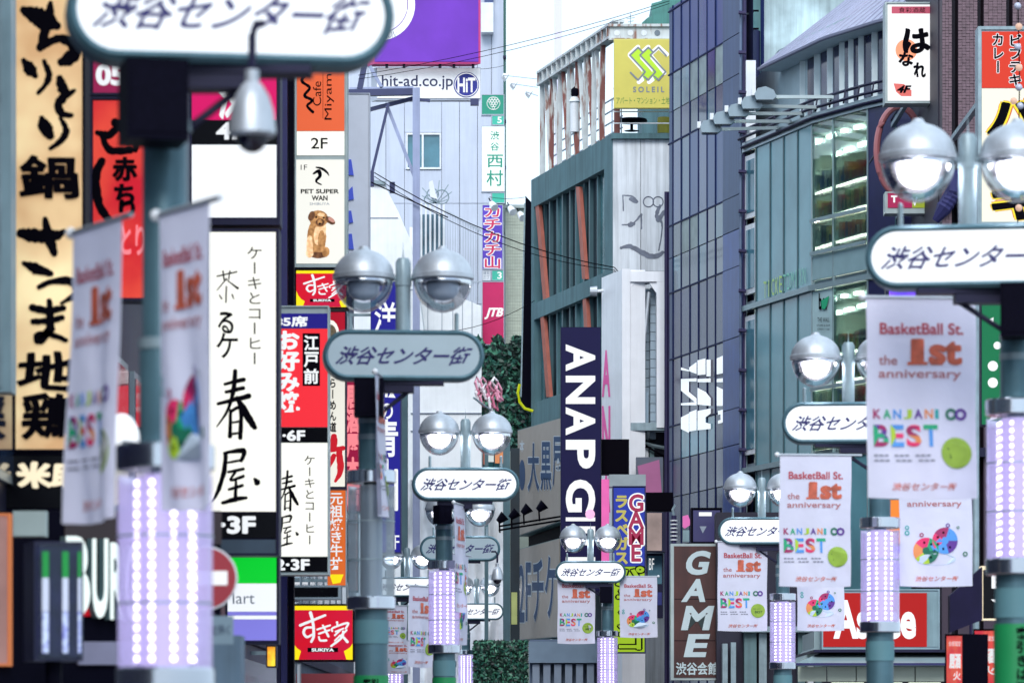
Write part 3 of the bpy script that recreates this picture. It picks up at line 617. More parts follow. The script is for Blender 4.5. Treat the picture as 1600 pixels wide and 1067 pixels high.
    if led_on:
        for j in range(8):
            a = R(22.5+45*j); sxx, syy = .133*math.cos(a), .133*math.sin(a)
            def strip(mb): mb.bar((sxx*.92, syy*.92, led_z+.03), (sxx*.92, syy*.92, LT-.03), .011, mat('strip_white', '#d8d0f0', var=0))
            stp = cached(('strip', led_z, th, j), strip, 'led_strip', t)
            def dots(mb, r=range(18)):
                for i in r:
                    z = led_z+.06+i*(th-.12)/17; c0 = Vector((sxx, syy, z)); n_ = Vector((math.cos(a), math.sin(a), 0)); u = Vector((-n_.y, n_.x, 0)); w_ = Vector((0, 0, 1)); rr = .0145
                    vs = [c0+(u*math.cos(R(q))+w_*math.sin(R(q)))*rr for q in range(0, 360, 45)]+[c0+n_*.012+(u*math.cos(R(q))+w_*math.sin(R(q)))*rr*.6 for q in range(0, 360, 45)]
                    mb.add(vs, [(i_, (i_+1) % 8, 8+(i_+1) % 8, 8+i_) for i_ in range(8)]+[tuple(range(8, 16))], LEDM)
            if ind and 90 < math.degrees(a)+.01 or ind:
                if math.sin(a) < 0:
                    for i in range(18): cached(('led1', led_z, th, j, i), lambda mb, i=i: dots(mb, [i]), 'led', stp)
                    continue
            cached(('dots', led_z, th, j), dots, 'led_dots', stp)['kind'] = 'stuff'
    return t, x
lamp('front lamp post with cropped lit oval sign and big lit LED tube', 17.8, 258, 1, R(9), True, True, True, 1.92, ind=True, rp=.15, hz=-.25, th=.93)
lamp('unlit grey street lamp with dark LED tube beside the okonomiyaki sign', 36, 580, 1, R(5), False, False, False)
lamp('lit lamp in front of the brown board with black box speaker on its neck', 54, 694, 1, R(3))
lamp('lamp with pale unlit oval sign half hidden behind a nearer pole', 72, 694, 1, 0, False, True, True, led_z=1.9)
lamp('small lit lamp with oval sign seen between two poles near the white sheeting', 90, 616, 1, 0, True, True, True)
lamp('smallest street lamp far down beyond the hedge', 107, 728, 1, 0, True, True, True)
lamp('large lit lamp by the brown tiled columns with oval sign cut off by the frame', 28.5, 1588, -1, R(-9), ind=True, hz=-.02)
lamp('lit lamp whose oval sign is half covered by the big banner', 43.6, 1375, -1, R(-5))
lamp('lit lamp in front of the blue glass building', 66, 1223, -1, R(-3))
lamp('lit lamp with two hanging banners in front of the navy lettered sign', 82, 949, -1, 0, led_z=2.75)

# speakers and little cameras on the lamps
def speaker(label, x, y, z, yaw, s=.24):
    t = thing('speaker', label, 'speaker', (x, y, z), 'black box speakers on lamp posts')
    mb = MB(); mb.box((-s*.5+x, y-s*.6, z), (x+s*.5, y+s*.4, z+s*1.3), BLK); mb.build('cabinet', t)
    mb = MB(); mb.box((-s*.42+x, y-s*.62, z+.03), (x+s*.42, y-s*.601, z+s*1.3-.03), mat('grille_black', '#0d0c1a', var=.3, scale=60, spec=.03)); mb.build('grille', t)
    mb = MB(); mb.bar((x, y+s*.3, z+s*.6), (x-.0, y+s*.3+.12, z+s*.6), .02, DARK); mb.build('bracket', t); t.rotation_euler = (0, 0, yaw)
speaker('large black speaker box on the front lamp post', -1.64, 17.5, zof(226, 17.5), .25, .28)
speaker('small black box speaker on the lamp before the white sheeting', -.98, 53.75, zof(820, 54), .5, .2)
speaker('black speaker box below the unlit grey lamp sign', -1.33, 35.75, zof(655, 36), 0, .27)
speaker('black speaker under the cropped oval sign by the brown tiles', 3.75, 28.2, zof(535, 28.5), -.2, .3)
speaker('tiny black speaker beside the lamp with two hanging banners', 2.0, 81.8, zof(942, 82), 0, .26)
def cctv(label, p, s, m=SILV, dx=-.35):
    t = thing('security_camera', label, 'security camera', p, 'domed security cameras'); p = Vector(p)
    mb = MB(); mb.lathe(p, [(.105*s,0),(.118*s,.015*s),(.116*s,.05*s),(.105*s,.13*s),(.085*s,.2*s),(.055*s,.25*s),(.035*s,.27*s),(.035*s,.33*s)], m, 24); mb.build('housing', t, True)
    mb = MB(); mb.lathe(p, [(.001,-.08*s)]+[(.078*s*math.sin(R(a)), -.08*s*math.cos(R(a))) for a in (20, 40, 60, 80)]+[(.08*s,0)], mat('dome_black', '#0c0a20', rough=.08, var=0, spec=1), 20); mb.build('lens_dome', t, 'all')
    mb = MB(); mb.tube([p+Vector((0,0,.34*s)), p+Vector((0,0,.5*s)), p+Vector((dx*.3*s,0,.56*s)), p+Vector((dx*s, 0, .56*s))], .02*s, DARK); mb.build('arm', t, True)
cctv('big silver domed security camera hanging from the front lamp post', W(394, 214, 17.5), .92, dx=.06)
cctv('little domed security camera beside the hedge', W(777, 906, 71.5), .95, dx=-.12)
# green stickers round the poles
for px, D, y0, y1, txt, rr in ((580, 36, 1055, 1100, '客引', .168), (694, 54, 1058, 1080, '', .168), (1588, 28.5, 975, 1110, '客引きは犯罪', .168)):
    x = (px-CX)/F*D; t = thing('pole_wrap', {580: 'green notice wrapped round the unlit lamp pole', 694: 'green notice band round the pole before the white sheeting', 1588: 'tall green notice with black vertical characters wrapped round a pole'}[px], 'notice', (x, D, zof(y1, D)))
    mb = MB(); mb.lathe((x, D, 0), [(rr, zof(y1, D)), (rr, zof(y0, D))], mat('notice_green', '#17884e', rough=.5, var=.08), 28, False); mb.build('sheet', t, True)
    if txt:
        mb = MB()
        cyl = lambda u, v, o, x=x, D=D, rr=rr: Vector((x+(rr+o)*math.sin((u-px)/F*D/rr), D-(rr+o)*math.cos((u-px)/F*D/rr), zof(v, D)))
        if len(txt) > 2: V(mb, cyl, txt, (px-6, y0+4, px+14, y1-4), INK, .03, .004)
        else: T(mb, cyl, txt, (px-12, y0+5, px+12, y0+18), INK, .04, .004)
        mb.build('lettering', t)

# ================================================================== BANNERS
CLOTH = mat('banner_cloth', '#f0effc', rough=.85, var=.05, scale=3, bump=.5, bscale=7)
def _rusty(m, c2, lo, hi):
    t = m.node_tree; n = t.nodes; L = t.links; p = n['Principled BSDF']; tc = n.new('ShaderNodeTexCoord'); mp_ = n.new('ShaderNodeMapping'); mp_.inputs['Scale'].default_value = (5, 5, .8)
    no = n.new('ShaderNodeTexNoise'); no.inputs['Scale'].default_value = 1.4; no.inputs['Detail'].default_value = 7
    L.new(tc.outputs['Object'], mp_.inputs[0]); L.new(mp_.outputs[0], no.inputs['Vector'])
    mr = n.new('ShaderNodeMapRange'); mr.inputs[1].default_value = lo; mr.inputs[2].default_value = hi; L.new(no.outputs[0], mr.inputs[0])
    mi_ = n.new('ShaderNodeMix'); mi_.data_type = 'RGBA'; mi_.inputs[7].default_value = (*hexc(c2), 1)
    src = p.inputs['Base Color'].links[0].from_socket; L.new(src, mi_.inputs[6]); L.new(mr.outputs[0], mi_.inputs[0]); L.new(mi_.outputs[2], p.inputs['Base Color'])
def _translucent(m, fac):
    n = m.node_tree.nodes; L = m.node_tree.links; p = n['Principled BSDF']; o = n['Material Output']
    tr = n.new('ShaderNodeBsdfTranslucent'); tr.inputs[0].default_value = (.86, .86, .95, 1); mxs = n.new('ShaderNodeMixShader'); mxs.inputs[0].default_value = fac
    L.new(p.outputs[0], mxs.inputs[1]); L.new(tr.outputs[0], mxs.inputs[2]); L.new(mxs.outputs[0], o.inputs[0])
_translucent(CLOTH, .45)
C_RED = mat('print_red', '#b03a48', var=0); C_OR = mat('print_orange', '#cc6248', var=.4, scale=12); C_BR = mat('print_brown', '#b06a6c', var=0)
RB = [mat('print_'+n, c, var=0) for n, c in (('crimson','#9c1f5c'),('green','#18a070'),('sky','#4a90d8'),('lime','#a8c832'),('purple','#5a2c8c'),('tangerine','#e08a50'),('teal','#1e9c9c'),('deep_green','#146a50'),('pink','#e03068'))]
def banner(label, p, d, design, seed, w_=.78, h=1.45, amp=.03):
    """p = top corner at the pole, d = horizontal direction the cloth runs (unit, xy)"""
    t = thing('banner', label, 'banner', p, 'white anniversary banners on the lamp posts'); p = Vector(p); d = Vector((d[0], d[1], 0)).normalized()
    nrm = Vector((d.y, -d.x, 0))
    if nrm.y > 0: nrm = -nrm
    fl = 1 if d.x > 0 else -1
    if abs(d.x) < .5: fl = 1 if (d.x > 0) else -1
    rs = random.Random(seed); ph = rs.uniform(0, 6); ph2 = rs.uniform(0, 6); sk = rs.uniform(-.02, .02)
    def mp(u, v, o=0):      # u 0..1 reading direction, v 0..1 downwards
        uu = u if fl > 0 else 1-u
        g = amp*v*(math.sin(u*7+ph+v*1.2)+.5*math.sin(u*13+ph2-v*3))+.012*v*math.sin(v*5+ph2)+.03*v*v*math.sin(ph)
        return p+d*(uu*w_+sk*v+.004*math.sin(v*9+ph))+nrm*(g+o)-Vector((0,0,1))*(v*h+.012*math.sin(u*3.1416)*(v > .99))
    mb = MB(); nu, nv = 20, 30
    vs = [mp(i/nu, j/nv, 0) for j in range(nv+1) for i in range(nu+1)]+[mp(i/nu, j/nv, -.004) for j in range(nv+1) for i in range(nu+1)]; N = (nu+1)*(nv+1)
    fs = [(j*(nu+1)+i, j*(nu+1)+i+1, (j+1)*(nu+1)+i+1, (j+1)*(nu+1)+i) for j in range(nv) for i in range(nu)]; fs += [tuple(N+k for k in f[::-1]) for f in fs]
    mb.add(vs, fs, CLOTH); cl = mb.build('cloth', t, 'all')
    O = .007; parts = {}
    def PM(n):
        if n not in parts: parts[n] = MB()
        return parts[n]
    mb = PM('headline')
    def sc_(s, rect, m, b=.01, shear=0, off=O): T(mb, mp, s, rect, m, b, off, shear)
    sc_('BasketBall St.', (.12, .127, .88, .185), C_RED, .02); sc_('1', (.40, .205, .52, .335), C_OR, .05); sc_('st', (.56, .215, .87, .337), C_OR, .05)
    mb.rect(mp, .37, .322, .55, .337, O+.001, O, C_OR); mb.rect(mp, .58, .322, .69, .337, O+.0012, O, C_OR)
    sc_('the', (.11, .29, .28, .337), C_BR, .01); sc_('anniversary', (.11, .36, .86, .415), C_BR, .012)
    if design == 0:
        mb = PM('title'); xs = .06
        for i, ch in enumerate('KANJANI'):
            w1 = .035 if ch in 'I' else .075; sc_(ch, (xs, .558, xs+w1, .606), RB[[0, 1, 2, 3, 4, 5, 6][i]], .03); xs += w1+.018
        for cx, m in ((.77, RB[7]), (.86, RB[4])):
            for k in range(14):
                a, b = k*2*math.pi/14, (k+1)*2*math.pi/14
                mb.add([mp(cx+r*math.cos(q)*1, .582+r*math.sin(q)*.54, O+(.001 if cx > .8 else 0)) for q, r in ((a, .028), (b, .028), (b, .056), (a, .056))], [(0,1,2,3)], m)
        # BEST in patchwork colours
        xs = .06
        for ch, w1, ms in (('B', .14, (0, 1, 4)), ('E', .12, (2, 3, 8)), ('S', .13, (8, 5, 0)), ('T', .13, (1, 2, 3))):
            vs_, fs_ = glyph(ch, .035); a0 = min(v[0] for v in vs_); a1 = max(v[0] for v in vs_); b0 = min(v[1] for v in vs_); b1 = max(v[1] for v in vs_)
            P = [mp(xs+(x-a0)/(a1-a0)*w1, .745-(y-b0)/(b1-b0)*.11, O) for x, y, _ in vs_]
            for f in fs_:
                cyy = sum(vs_[i][1] for i in f)/len(f); cxx = sum(vs_[i][0] for i in f)/len(f)
                mb.add([P[i] for i in f], [tuple(range(len(f)))], RB[ms[int((cyy-b0)/(b1-b0)*2.9+(cxx-a0)/(a1-a0)) % 3]])
            xs += w1+.02
        mb = PM('small_print')
        for k, ln in ((.785, .56), (.81, .6)):
            for j in range(12): 
                if j % 4 != 3: mb.rect(mp, .06+ln*j/12, k, .06+ln*(j+.8)/12, k+.008, O+.0005, O, mat('print_grey', '#70707e', var=0))
        mb = PM('seal'); mb.flat(mp, [(.81+.145*math.cos(a), .775+.078*math.sin(a)) for a in [i*math.pi/12 for i in range(24)]], O+.001, mat('seal_green', '#8fae3a', var=.2, scale=9))
        sc_('BEST', (.75, .775, .9, .803), mat('seal_dark', '#2c4a20', var=0), .02, .2, O+.0025); sc_('best album', (.72, .745, .86, .76), mat('seal_dark'), 0, .2, O+.0025)
    else:
        mb = PM('circle_emblem'); mb.flat(mp, [(.50+.27*math.cos(a), .80+.045*math.sin(a)) for a in [i*math.pi/10 for i in range(20)]], O, mat('pale_aqua', '#c0d0e2', var=0))
        for cx, cy, pal in ((.36, .735, (7, 3, 5, 8, 1)), (.62, .66, (4, 2, 8, 0, 2))):
            for k in range(10):
                a, b = k*math.pi/5, (k+1)*math.pi/5; mm = RB[pal[k//2]]
                ar = [a+(b-a)*q/3 for q in range(4)]
                mb.add([mp(cx+.175*math.cos(q), cy+.1*math.sin(q), O+.001) for q in ar]+[mp(cx+.045*math.cos(q), cy+.025*math.sin(q), O+.001) for q in ar[::-1]], [tuple(range(8))], mm)
            mb.flat(mp, [(cx+.05*math.cos(a), cy+.03*math.sin(a)) for a in [i*math.pi/5 for i in range(10)]], O+.0012, RB[2] if cx > .5 else RB[7])
            for k in range(7):
                a = k*.9; mb.rect(mp, cx+.11*math.cos(a)-.014, cy+.063*math.sin(a)-.008, cx+.11*math.cos(a)+.014, cy+.063*math.sin(a)+.008, O+.002, O+.0016, INK)
        mb.add([mp(.42, .70, O+.003), mp(.55, .64, O+.003), mp(.6, .68, O+.003), mp(.47, .74, O+.003)], [(0,1,2,3)], RB[2])
        for cx, cy, r, m in ((.1, .56, .03, RB[6]), (.1, .6, .035, RB[6]), (.66, .545, .03, RB[4]), (.8, .56, .02, RB[7]), (.9, .76, .035, RB[7]), (.3, .615, .03, RB[0])):
            mb.flat(mp, [(cx+r*math.cos(a), cy+r*.54*math.sin(a)) for a in [i*math.pi/6 for i in range(12)]], O+.0026, m); mb.flat(mp, [(cx+r*.5*math.cos(a), cy+r*.27*math.sin(a)) for a in [i*math.pi/6 for i in range(12)]], O+.0032, CLOTH)
    mb = PM('footer'); sc_('渋谷センター街', (.22, .925, .80, .965), C_OR, .012, .5)
    for n_, q_ in parts.items(): q_.build(n_, cl)['kind'] = 'stuff'
    for zz, nm in ((0, 'top_rod'),):
        mb = MB(); a = p-d*.12+Vector((0,0,zz)); b = p+d*(w_+.03)+Vector((0,0,zz)); mb.bar(a, b, .013, SILV, 8); mb.lathe(b, [(.001,-.03),(.022,-.02),(.03,0),(.022,.02),(.001,.03)], WHT, 12); mb.build(nm, t, True)
def pole_xy(D, px): return ((px-CX)/F*D, D)
def ban(label, D, polepx, x_at, y_top, dirx, diry, design, seed, **k):
    X = (x_at-CX)/F*D; banner(label, (X, D-.0, zof(y_top, D)), (dirx, diry), design, seed, **k)
ban('edge-on banner nearest the gold sign on the front lamp post', 18.2, 262, 190, 340, -.47, .88, 0, 1, w_=.62, h=1.42)
ban('edge-on banner with colourful circles on the front lamp post', 16.95, 262, 326, 314, -.50, .866, 1, 2, w_=.52, h=1.34)
ban('banner seen almost edge-on hanging from the unlit lamp post', 36, 580, 600, 592, -.08, -1, 0, 3, w_=.7, h=1.3)
ban('edge-on banner beside the lit LED tube before the sheeting', 54, 694, 726, 790, -.18, -1, 0, 4, h=1.5)
ban('second edge-on banner lower beside the sheeting with circles', 56, 694, 732, 868, -.3, -1, 1, 5, h=1.3)
ban('lilac banner between two poles by the white sheeting', 60, 694, 681, 917, -.5, -.86, 0, 6, h=1.25)
ban('small tilted banner in front of the blue glass shop far off', 84, 616, 636, 946, -.8, -.6, 0, 7, w_=.66, h=.85)
ban('tiny banner with circles under the small tilted banner', 86, 616, 640, 1000, -.8, -.6, 1, 8, w_=.66, h=.75)
ban('largest banner hanging over the curved green glass front', 29.4, 1582, 1524, 466, -1, -.1, 0, 9, w_=.85, h=1.53)
ban('banner with patchwork lettering just under the half covered oval sign', 42.5, 1374, 1330, 711, -1, -.1, 0, 10, w_=.8, h=1.45)
ban('banner with two colourful circles below the largest banner', 44, 1374, 1404, 708, 1, -.05, 1, 11, w_=.83, h=1.52)
ban('banner overlapping the brown game sign', 66, 1223, 1199, 846, -1, -.1, 0, 12, w_=.86, h=1.53)
ban('banner with circles just above the red shoe shop sign', 67, 1223, 1245, 852, 1, 0, 1, 13, w_=.82, h=1.48)
ban('small white banner in front of the brown ticket board', 82, 946, 930, 898, -1, 0, 0, 14, w_=.8, h=1.46)
ban('small banner with circles covering the blue and green game sign', 82, 946, 968, 900, 1, 0, 1, 15, w_=.8, h=1.3)

# ================================================================== CENTRE: white panel building
PALE = mat('pale_panel', '#c2c9da', rough=.5, var=.05, scale=1.5, streak=.12)
t = thing('office_building', 'tall pale grey panelled building with one small window, at the end of the street', 'building', (-2.6, 130, 0))
c = cp(125); mb = MB(); mb.rect(c, 470, -260, 789, 1157+1.6*48, -.1, -9, mat('pale_core', '#767f92', var=.1)); mb.build('wall', t)
xs = [470, 540, 575, 603, 632, 690, 718, 746, 768, 788.6]; ys = [-260, -120, -20, 155, 318, 475, 560, 700, 860, 1010, 1230]
for i in range(len(xs)-1):
    for j in range(len(ys)-1):
        if (i, j) == (4, 3):
            for r_ in ((632, 155, 690, 207), (632, 266, 690, 318), (632, 207.2, 635, 265.8), (687, 207.2, 690, 265.8)):
                mb = MB(); mb.rect(c, r_[0]+.25, r_[1]+.25, r_[2]-.25, r_[3]-.25, random.uniform(-.004, .004), -.08, PALE); mb.build('panel', t)
            continue
        mb = MB(); mb.rect(c, xs[i]+.4, ys[j]+.4, xs[i+1]-.4, ys[j+1]-.4, random.uniform(-.004, .004), -.08, PALE); mb.build('panel', t)
mb = MB()
for r_ in ((635, 208, 689, 211), (635, 262, 689, 265), (635, 211, 637, 262), (687, 211, 689, 262), (659, 211, 662, 262)): mb.rect(c, *r_, .05, -.06, WHT)
wn = mb.build('window', t)
for a, b in ((637, 659), (662, 687)): mb = MB(); mb.rect(c, a, 211, b, 262, -.03, -.05, mat('window_teal', '#4c7c8c', rough=.1, var=.35, scale=1.5, spec=.8)); mb.build('pane', wn)
mb = MB(); mb.rect(c, 757, -30, 771, 8, .25, .01, mat('vent_navy', '#3c4c78', var=.1)); mb.rect(c, 752, 9, 771, 55, .5, .01, WHT); mb.build('wall_box', t)
# drain pipe at its edge
t = thing('drain_pipe', 'dark green drain pipe running down the pale building edge', 'pipe', W(789, 1157, 124)); mb = MB(); mb.bar(W(788.6, -250, 124), W(788.6, 322, 124), .045, mat('pipe_green', '#2c5a52', var=.1), 8); mb.build('tube', t)
for y in (90, 190, 262): mb = MB(); mb.bar(W(786, y, 123.9), W(791, y, 123.9), .06, DARK, 6); mb.build('clip', t)
# lower white annex with sloping edge
t = thing('white_annex', 'bright white sloping roof annex in front of the pale office building', 'building', (-3, 112, 0))
c = cp(111); mb = MB(); AN = mat('annex_white', '#f4f7fa', rough=.55, var=.06, streak=.08)
mb.prism(c, [(545, 286), (600, 288), (622, 330), (640, 372), (652, 440), (668, 560), (668, 1240), (545, 1240)], 0, -6, AN); mb.build('wall', t)
for a, b, yy in ((575, 622, 340), (575, 655, 452), (575, 662, 520)): mb = MB(); mb.rect(c, a, yy, b, yy+1.2, .02, .001, mat('seam_grey', '#9098a8', var=0)); mb.build('seam', t)
mb = MB(); mb.prism(c, [(580, 282), (602, 284), (602, 289), (580, 288)], .1, -6, STEEL); mb.build('coping', t)
t = thing('white_annex', 'low white panelled wall behind the unlit lamp globes', 'building', (-2.2, 116, 0))
c = cp(115); mb = MB(); mb.prism(c, [(640, 355), (688, 355), (688, 452), (752, 478), (752, 1240), (640, 1240)], 0, -6, AN); mb.build('wall', t)
for x in (668, 690, 707, 722, 737): mb = MB(); mb.rect(c, x, 470, x+1, 600, .02, .001, mat('seam_grey')); mb.build('seam', t)
# window grille with bars
t = thing('window_grille', 'white vertical bar grille over a dark window in the pale building', 'grille', W(675, 395, 114))
c = cp(114.2); mb = MB(); mb.rect(c, 655, 335, 692, 402, -.02, -.1, mat('grille_dark', '#5a7a8c', rough=.2, var=.4, scale=3)); mb.build('window', t)
for x in range(657, 693, 7): mb = MB(); mb.rect(c, x, 318, x+3, 430, .1, .02, WHT); mb.build('bar', t)
t = thing('fence_bars', 'fine vertical railing down the pale wall beside the bar grille', 'railing', W(722, 460, 114)); c = cp(116.5)
for i in range(14):
    x = 695+i*4; mb = MB(); mb.rect(c, x, 330+i*2.2, x+1.1, 470, .05, -.0, mat('rail_grey', '#a8b2be', var=.1)); mb.build('bar', t)
mb = MB(); mb.prism(c, [(692, 326), (752, 360), (752, 363), (692, 329)], .1, .06, mat('rail_grey')); mb.build('top_rail', t)
mb = MB(); mb.rect(c, 692, 440, 752, 442, .1, .06, mat('rail_grey')); mb.build('lower_rail', t)
t = thing('tv_antenna', 'tangle of dish antennas on the pale wall above the bar grille', 'antenna', W(682, 316, 113))
mb = MB()
for k in range(9):
    a = k*.7; mb.bar(W(682, 318, 113), W(682+24*math.cos(a), 300+18*math.sin(a), 113), .018, STEEL)
mb.build('struts', t); 
for cx, cy, r in ((676, 304, 9), (690, 308, 11), (670, 312, 7)):
    mb = MB(); q = cp(112.8); P = [(cx+r*math.cos(a), cy+r*math.sin(a)) for a in [i*math.pi/8 for i in range(16)]]; mb.tube([q(x, y, 0) for x, y in P+[P[0]]], .02, STEEL, 5); mb.build('dish_ring', t)
mb = MB(); mb.prism(cp(112.8), [(670, 285), (676, 282), (680, 300), (684, 312), (672, 308)], .05, -.02, WHT); mb.build('dish', t)

# purple billboard
B = Board('billboard', 'huge purple billboard with magenta edge and white ring logo', 'billboard', 585, -60, 751, 100, None, .5, mat('billboard_edge', '#d8488c', var=.05), fr=0, pl=Pl(W(585, 0, 100).xy, W(751, 0, 101.5).xy))
B.panel(585, -56, 747, 97, mat('billboard_purple', '#7a3cc0', rough=.5, var=.18, scale=.8, emit=.12)); 
B.let(lambda mb, p: (mb.flat(p, circ(592, 8, 56, 40), .022, lit('white_lit')), T(mb, p, 'ION', (604, 50, 618, 60), mat('grey_print'), 0, .028, shear=.2)), 'logo_disc')
mb = MB(); P = circ(592, 8, 44, 40); mb.tube([B.pl(x, y, .035) for x, y in P+[P[0]]], .012, mat('logo_line', '#8a6ab0', var=0), 4); mb.build('logo_ring', B.last)
for x in (607, 634, 690, 712, 742): mb = MB(); mb.bar(B.pl(x, 99, -.1), B.pl(x, 106, -.1), .05, DARK); mb.build('bolt_foot', B.root)
B = Board('billboard', 'white advertising strip with web address and round blue logo under the purple billboard', 'billboard', 588, 106, 751, 157, None, .3, mat('pale_grey_frame'), fr=0, pl=Pl(W(585, 0, 100.4).xy, W(751, 0, 101.9).xy))
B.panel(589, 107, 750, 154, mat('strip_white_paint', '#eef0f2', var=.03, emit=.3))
B.let(lambda mb, p: (T(mb, p, 'hit-ad.co.jp', (596, 118, 707, 141), mat('ink_grey', '#3c4064', var=0), .008, .024), mb.flat(p, circ(728, 133, 20, 32), .024, mat('logo_blue', '#3a3f98', var=0)), T(mb, p, 'HiT', (714, 122, 742, 145), WPRINT, .03, .028)))
mb = MB(); P = circ(728, 133, 18, 32); mb.tube([B.pl(x, y, .03) for x, y in P+[P[0]]], .012, WPRINT, 4); mb.build('logo_ring', B.last)

# steel billboard frame
FR = mat('frame_lilac', '#9aa3c4', rough=.5, var=.1, streak=.2); FRD = mat('frame_navy', '#2e3560', rough=.5, var=.1)
t = thing('billboard_trestle', 'lilac steel trestle that carries the billboards', 'trestle', W(650, 1157, 101))
def fb(a, b, r, m, D=99, nm='strut'):
    mb = MB(); mb.bar(W(*a, D), W(*b, D), r, m); mb.build(nm, t)
fb((650.5, 138), (650.5, 1180), .13, FR, nm='column'); fb((540, 146), (646, 144), .12, FRD, nm='beam'); fb((546, 140), (646, 138), .06, FR, nm='flange'); fb((576, 172), (646, 154), .07, FRD, 99.3)
fb((607, 162), (577, 288), .05, FRD); fb((605, 166), (647, 275), .06, FR, 99.2); fb((570, 100), (562, 140), .1, FRD); fb((578, 104), (597, 138), .06, FR); fb((656, 156), (672, 158), .05, FRD); fb((735, 160), (748, 160), .12, FRD)
fb((580, 268), (580, 292), .1, FRD); fb((580, 285), (700, 340), .02, INK, 98.8, 'cable')
fb((613, 285), (613, 302), .1, FRD, 103)

# green and white hanging signs on the edge of the pale building
def vsign(label, x0, y0, x1, y1, base, fn, frame=None, D=118, fr=1):
    B = Board('vertical_sign', label, 'sign', x0, y0, x1, y1, D, .35, frame or mat('pale_grey_frame'), fr=fr, group='stacked signs at the edge of the pale building'); B.panel(x0+1, y0+1, x1-1, y1-1, base)
    if fn: B.let(fn)
    mb = MB(); mb.bar(B.pl((x0+x1)/2, (y0+y1)/2, -.3), B.pl((x0+x1)/2, (y0+y1)/2, -6.5), .05, STEEL); mb.build('bracket', B.root); return B
TG = mat('sign_teal', '#1e8c74', var=.05, emit=.15); TG2 = mat('sign_mint', '#3cb49c', var=.05, emit=.15)
def grapes(mb, p):
    k = 0
    for r_, n in enumerate((3, 4, 3, 2, 1)):
        for i in range(n):
            mb.tube([p(771-(n-1)*2.2+i*4.4+2*math.cos(a), 155+r_*3.6+2*math.sin(a), .03+k*.001) for a in [j*math.pi/4 for j in range(9)]], .009, WPRINT, 3); k += 1
    mb.tube([p(771+10*math.cos(a), 162+10*math.sin(a), .03) for a in [j*math.pi/10 for j in range(21)]], .01, WPRINT, 3)
vsign('teal square sign with white grape emblem at the top of the stack', 752, 148, 788, 180, TG, grapes)
vsign('small mint floor plate with a white 5', 768, 180.5, 788, 196, TG2, lambda mb, p: T(mb, p, '5', (777, 183, 784, 193), WPRINT, .02, .024))
vsign('tall white fruit parlour sign with green vertical characters', 752, 197, 789, 300, mat('nishi_white', '#e6f0ea', var=.03, emit=.35), lambda mb, p: (T(mb, p, '渋', (766, 205, 780, 219), TG, .01, .024), T(mb, p, '谷', (766, 223, 780, 236), TG, .01, .024), T(mb, p, '西', (761, 242, 786, 262), TG, .01, .024), T(mb, p, '村', (760, 266, 786, 291), TG, .01, .024)))
vsign('mint plate below the fruit parlour sign', 768, 301, 789, 318, TG2, None)
vsign('purple sign with red outlined katakana', 753, 320, 786, 421, mat('kachi_purple', '#5a3cb8', var=.25, scale=2, emit=.15), lambda mb, p: (V(mb, p, 'カチカチ山', (755, 321, 784, 420), WPRINT, .075, .024, 1.02), V(mb, p, 'カチカチ山', (755, 321, 784, 420), mat('kachi_red', '#c8285a', var=0, emit=.2), .02, .028, 1.02)))
vsign('small white floor plate with grey print', 753, 422, 767, 439, WHT, lambda mb, p: (T(mb, p, '道玄', (755, 424, 765, 429), mat('grey_print'), 0, .024), T(mb, p, '三丁', (755, 431, 765, 436), mat('grey_print'), 0, .024)))
vsign('mint floor plate with a white 3', 768, 422, 787, 439, TG2, lambda mb, p: T(mb, p, '3', (777, 425, 784, 436), WPRINT, .02, .024))
vsign('crimson travel agency sign with white italic letters', 753, 440, 788, 539, mat('jtb_crimson', '#c0185c', var=.08, emit=.2), lambda mb, p: T(mb, p, 'JTB', (759, 481, 786, 499), WPRINT, .045, .024, shear=.3))

# cream tiled building between
t = thing('tiled_building', 'cream small tiled building beside the crimson travel sign', 'building', (0, 124, 0)); c = cp(119)
mb = MB(); mb.rect(c, 789.5, 326, 835, 1240, 0, -6, mat('cream_core', '#a8b0a4', var=.1)); mb.build('wall', t)
mb = MB(); mb.rect(c, 786, 321, 838, 326, .15, -6, mat('sign_frame_grey')); mb.build('coping', t)
tm = mat('cream_tile', '#c4ccbc', rough=.4, var=.15, scale=4); mb = MB()
for i in range(9):
    for j in range(44): mb.rect(c, 790+i*3.7, 327+j*5, 793.3+i*3.7, 331.6+j*5, .02, .001, tm)
o = mb.build('tile_field', t); o['kind'] = 'stuff'
for px, py, D in ((768, 318, 117), (797, 325, 117), (812, 334, 117)):
    t = thing('spotlight', {768: 'white cylinder spotlight over the purple katakana sign', 797: 'white spotlight on the tiled building edge', 812: 'round spotlight beside the black mast'}[px], 'spotlight', W(px, py, D))
    mb = MB(); mb.bar(W(px, py, D), W(px+5, py+7, D-.2), .09, WHT, 10, .12); mb.build('housing', t); mb = MB(); mb.bar(W(px, py, D), W(px-4, py-8, D+.2), .02, INK); mb.bar(W(px-4, py-8, D+.2), W(px-4, py-8, D+2), .02, INK); mb.build('arm', t)
for i, (px, py) in enumerate(((785, 118), (798, 131), (822, 144))):
    t = thing('spotlight', ('pale lamp head against the sky nearest the green pipe', 'middle pale lamp head against the sky', 'lowest pale lamp head against the sky')[i], 'spotlight', W(px, py, 112)); mb = MB()
    mb.bar(W(px, py, 112), W(px+7, py+4, 112), .07, WHT, 8, .14); mb.build('housing', t); mb = MB(); mb.bar(W(px, py, 112), W(840, py+6, 108.5), .012, STEEL); mb.build('arm', t)
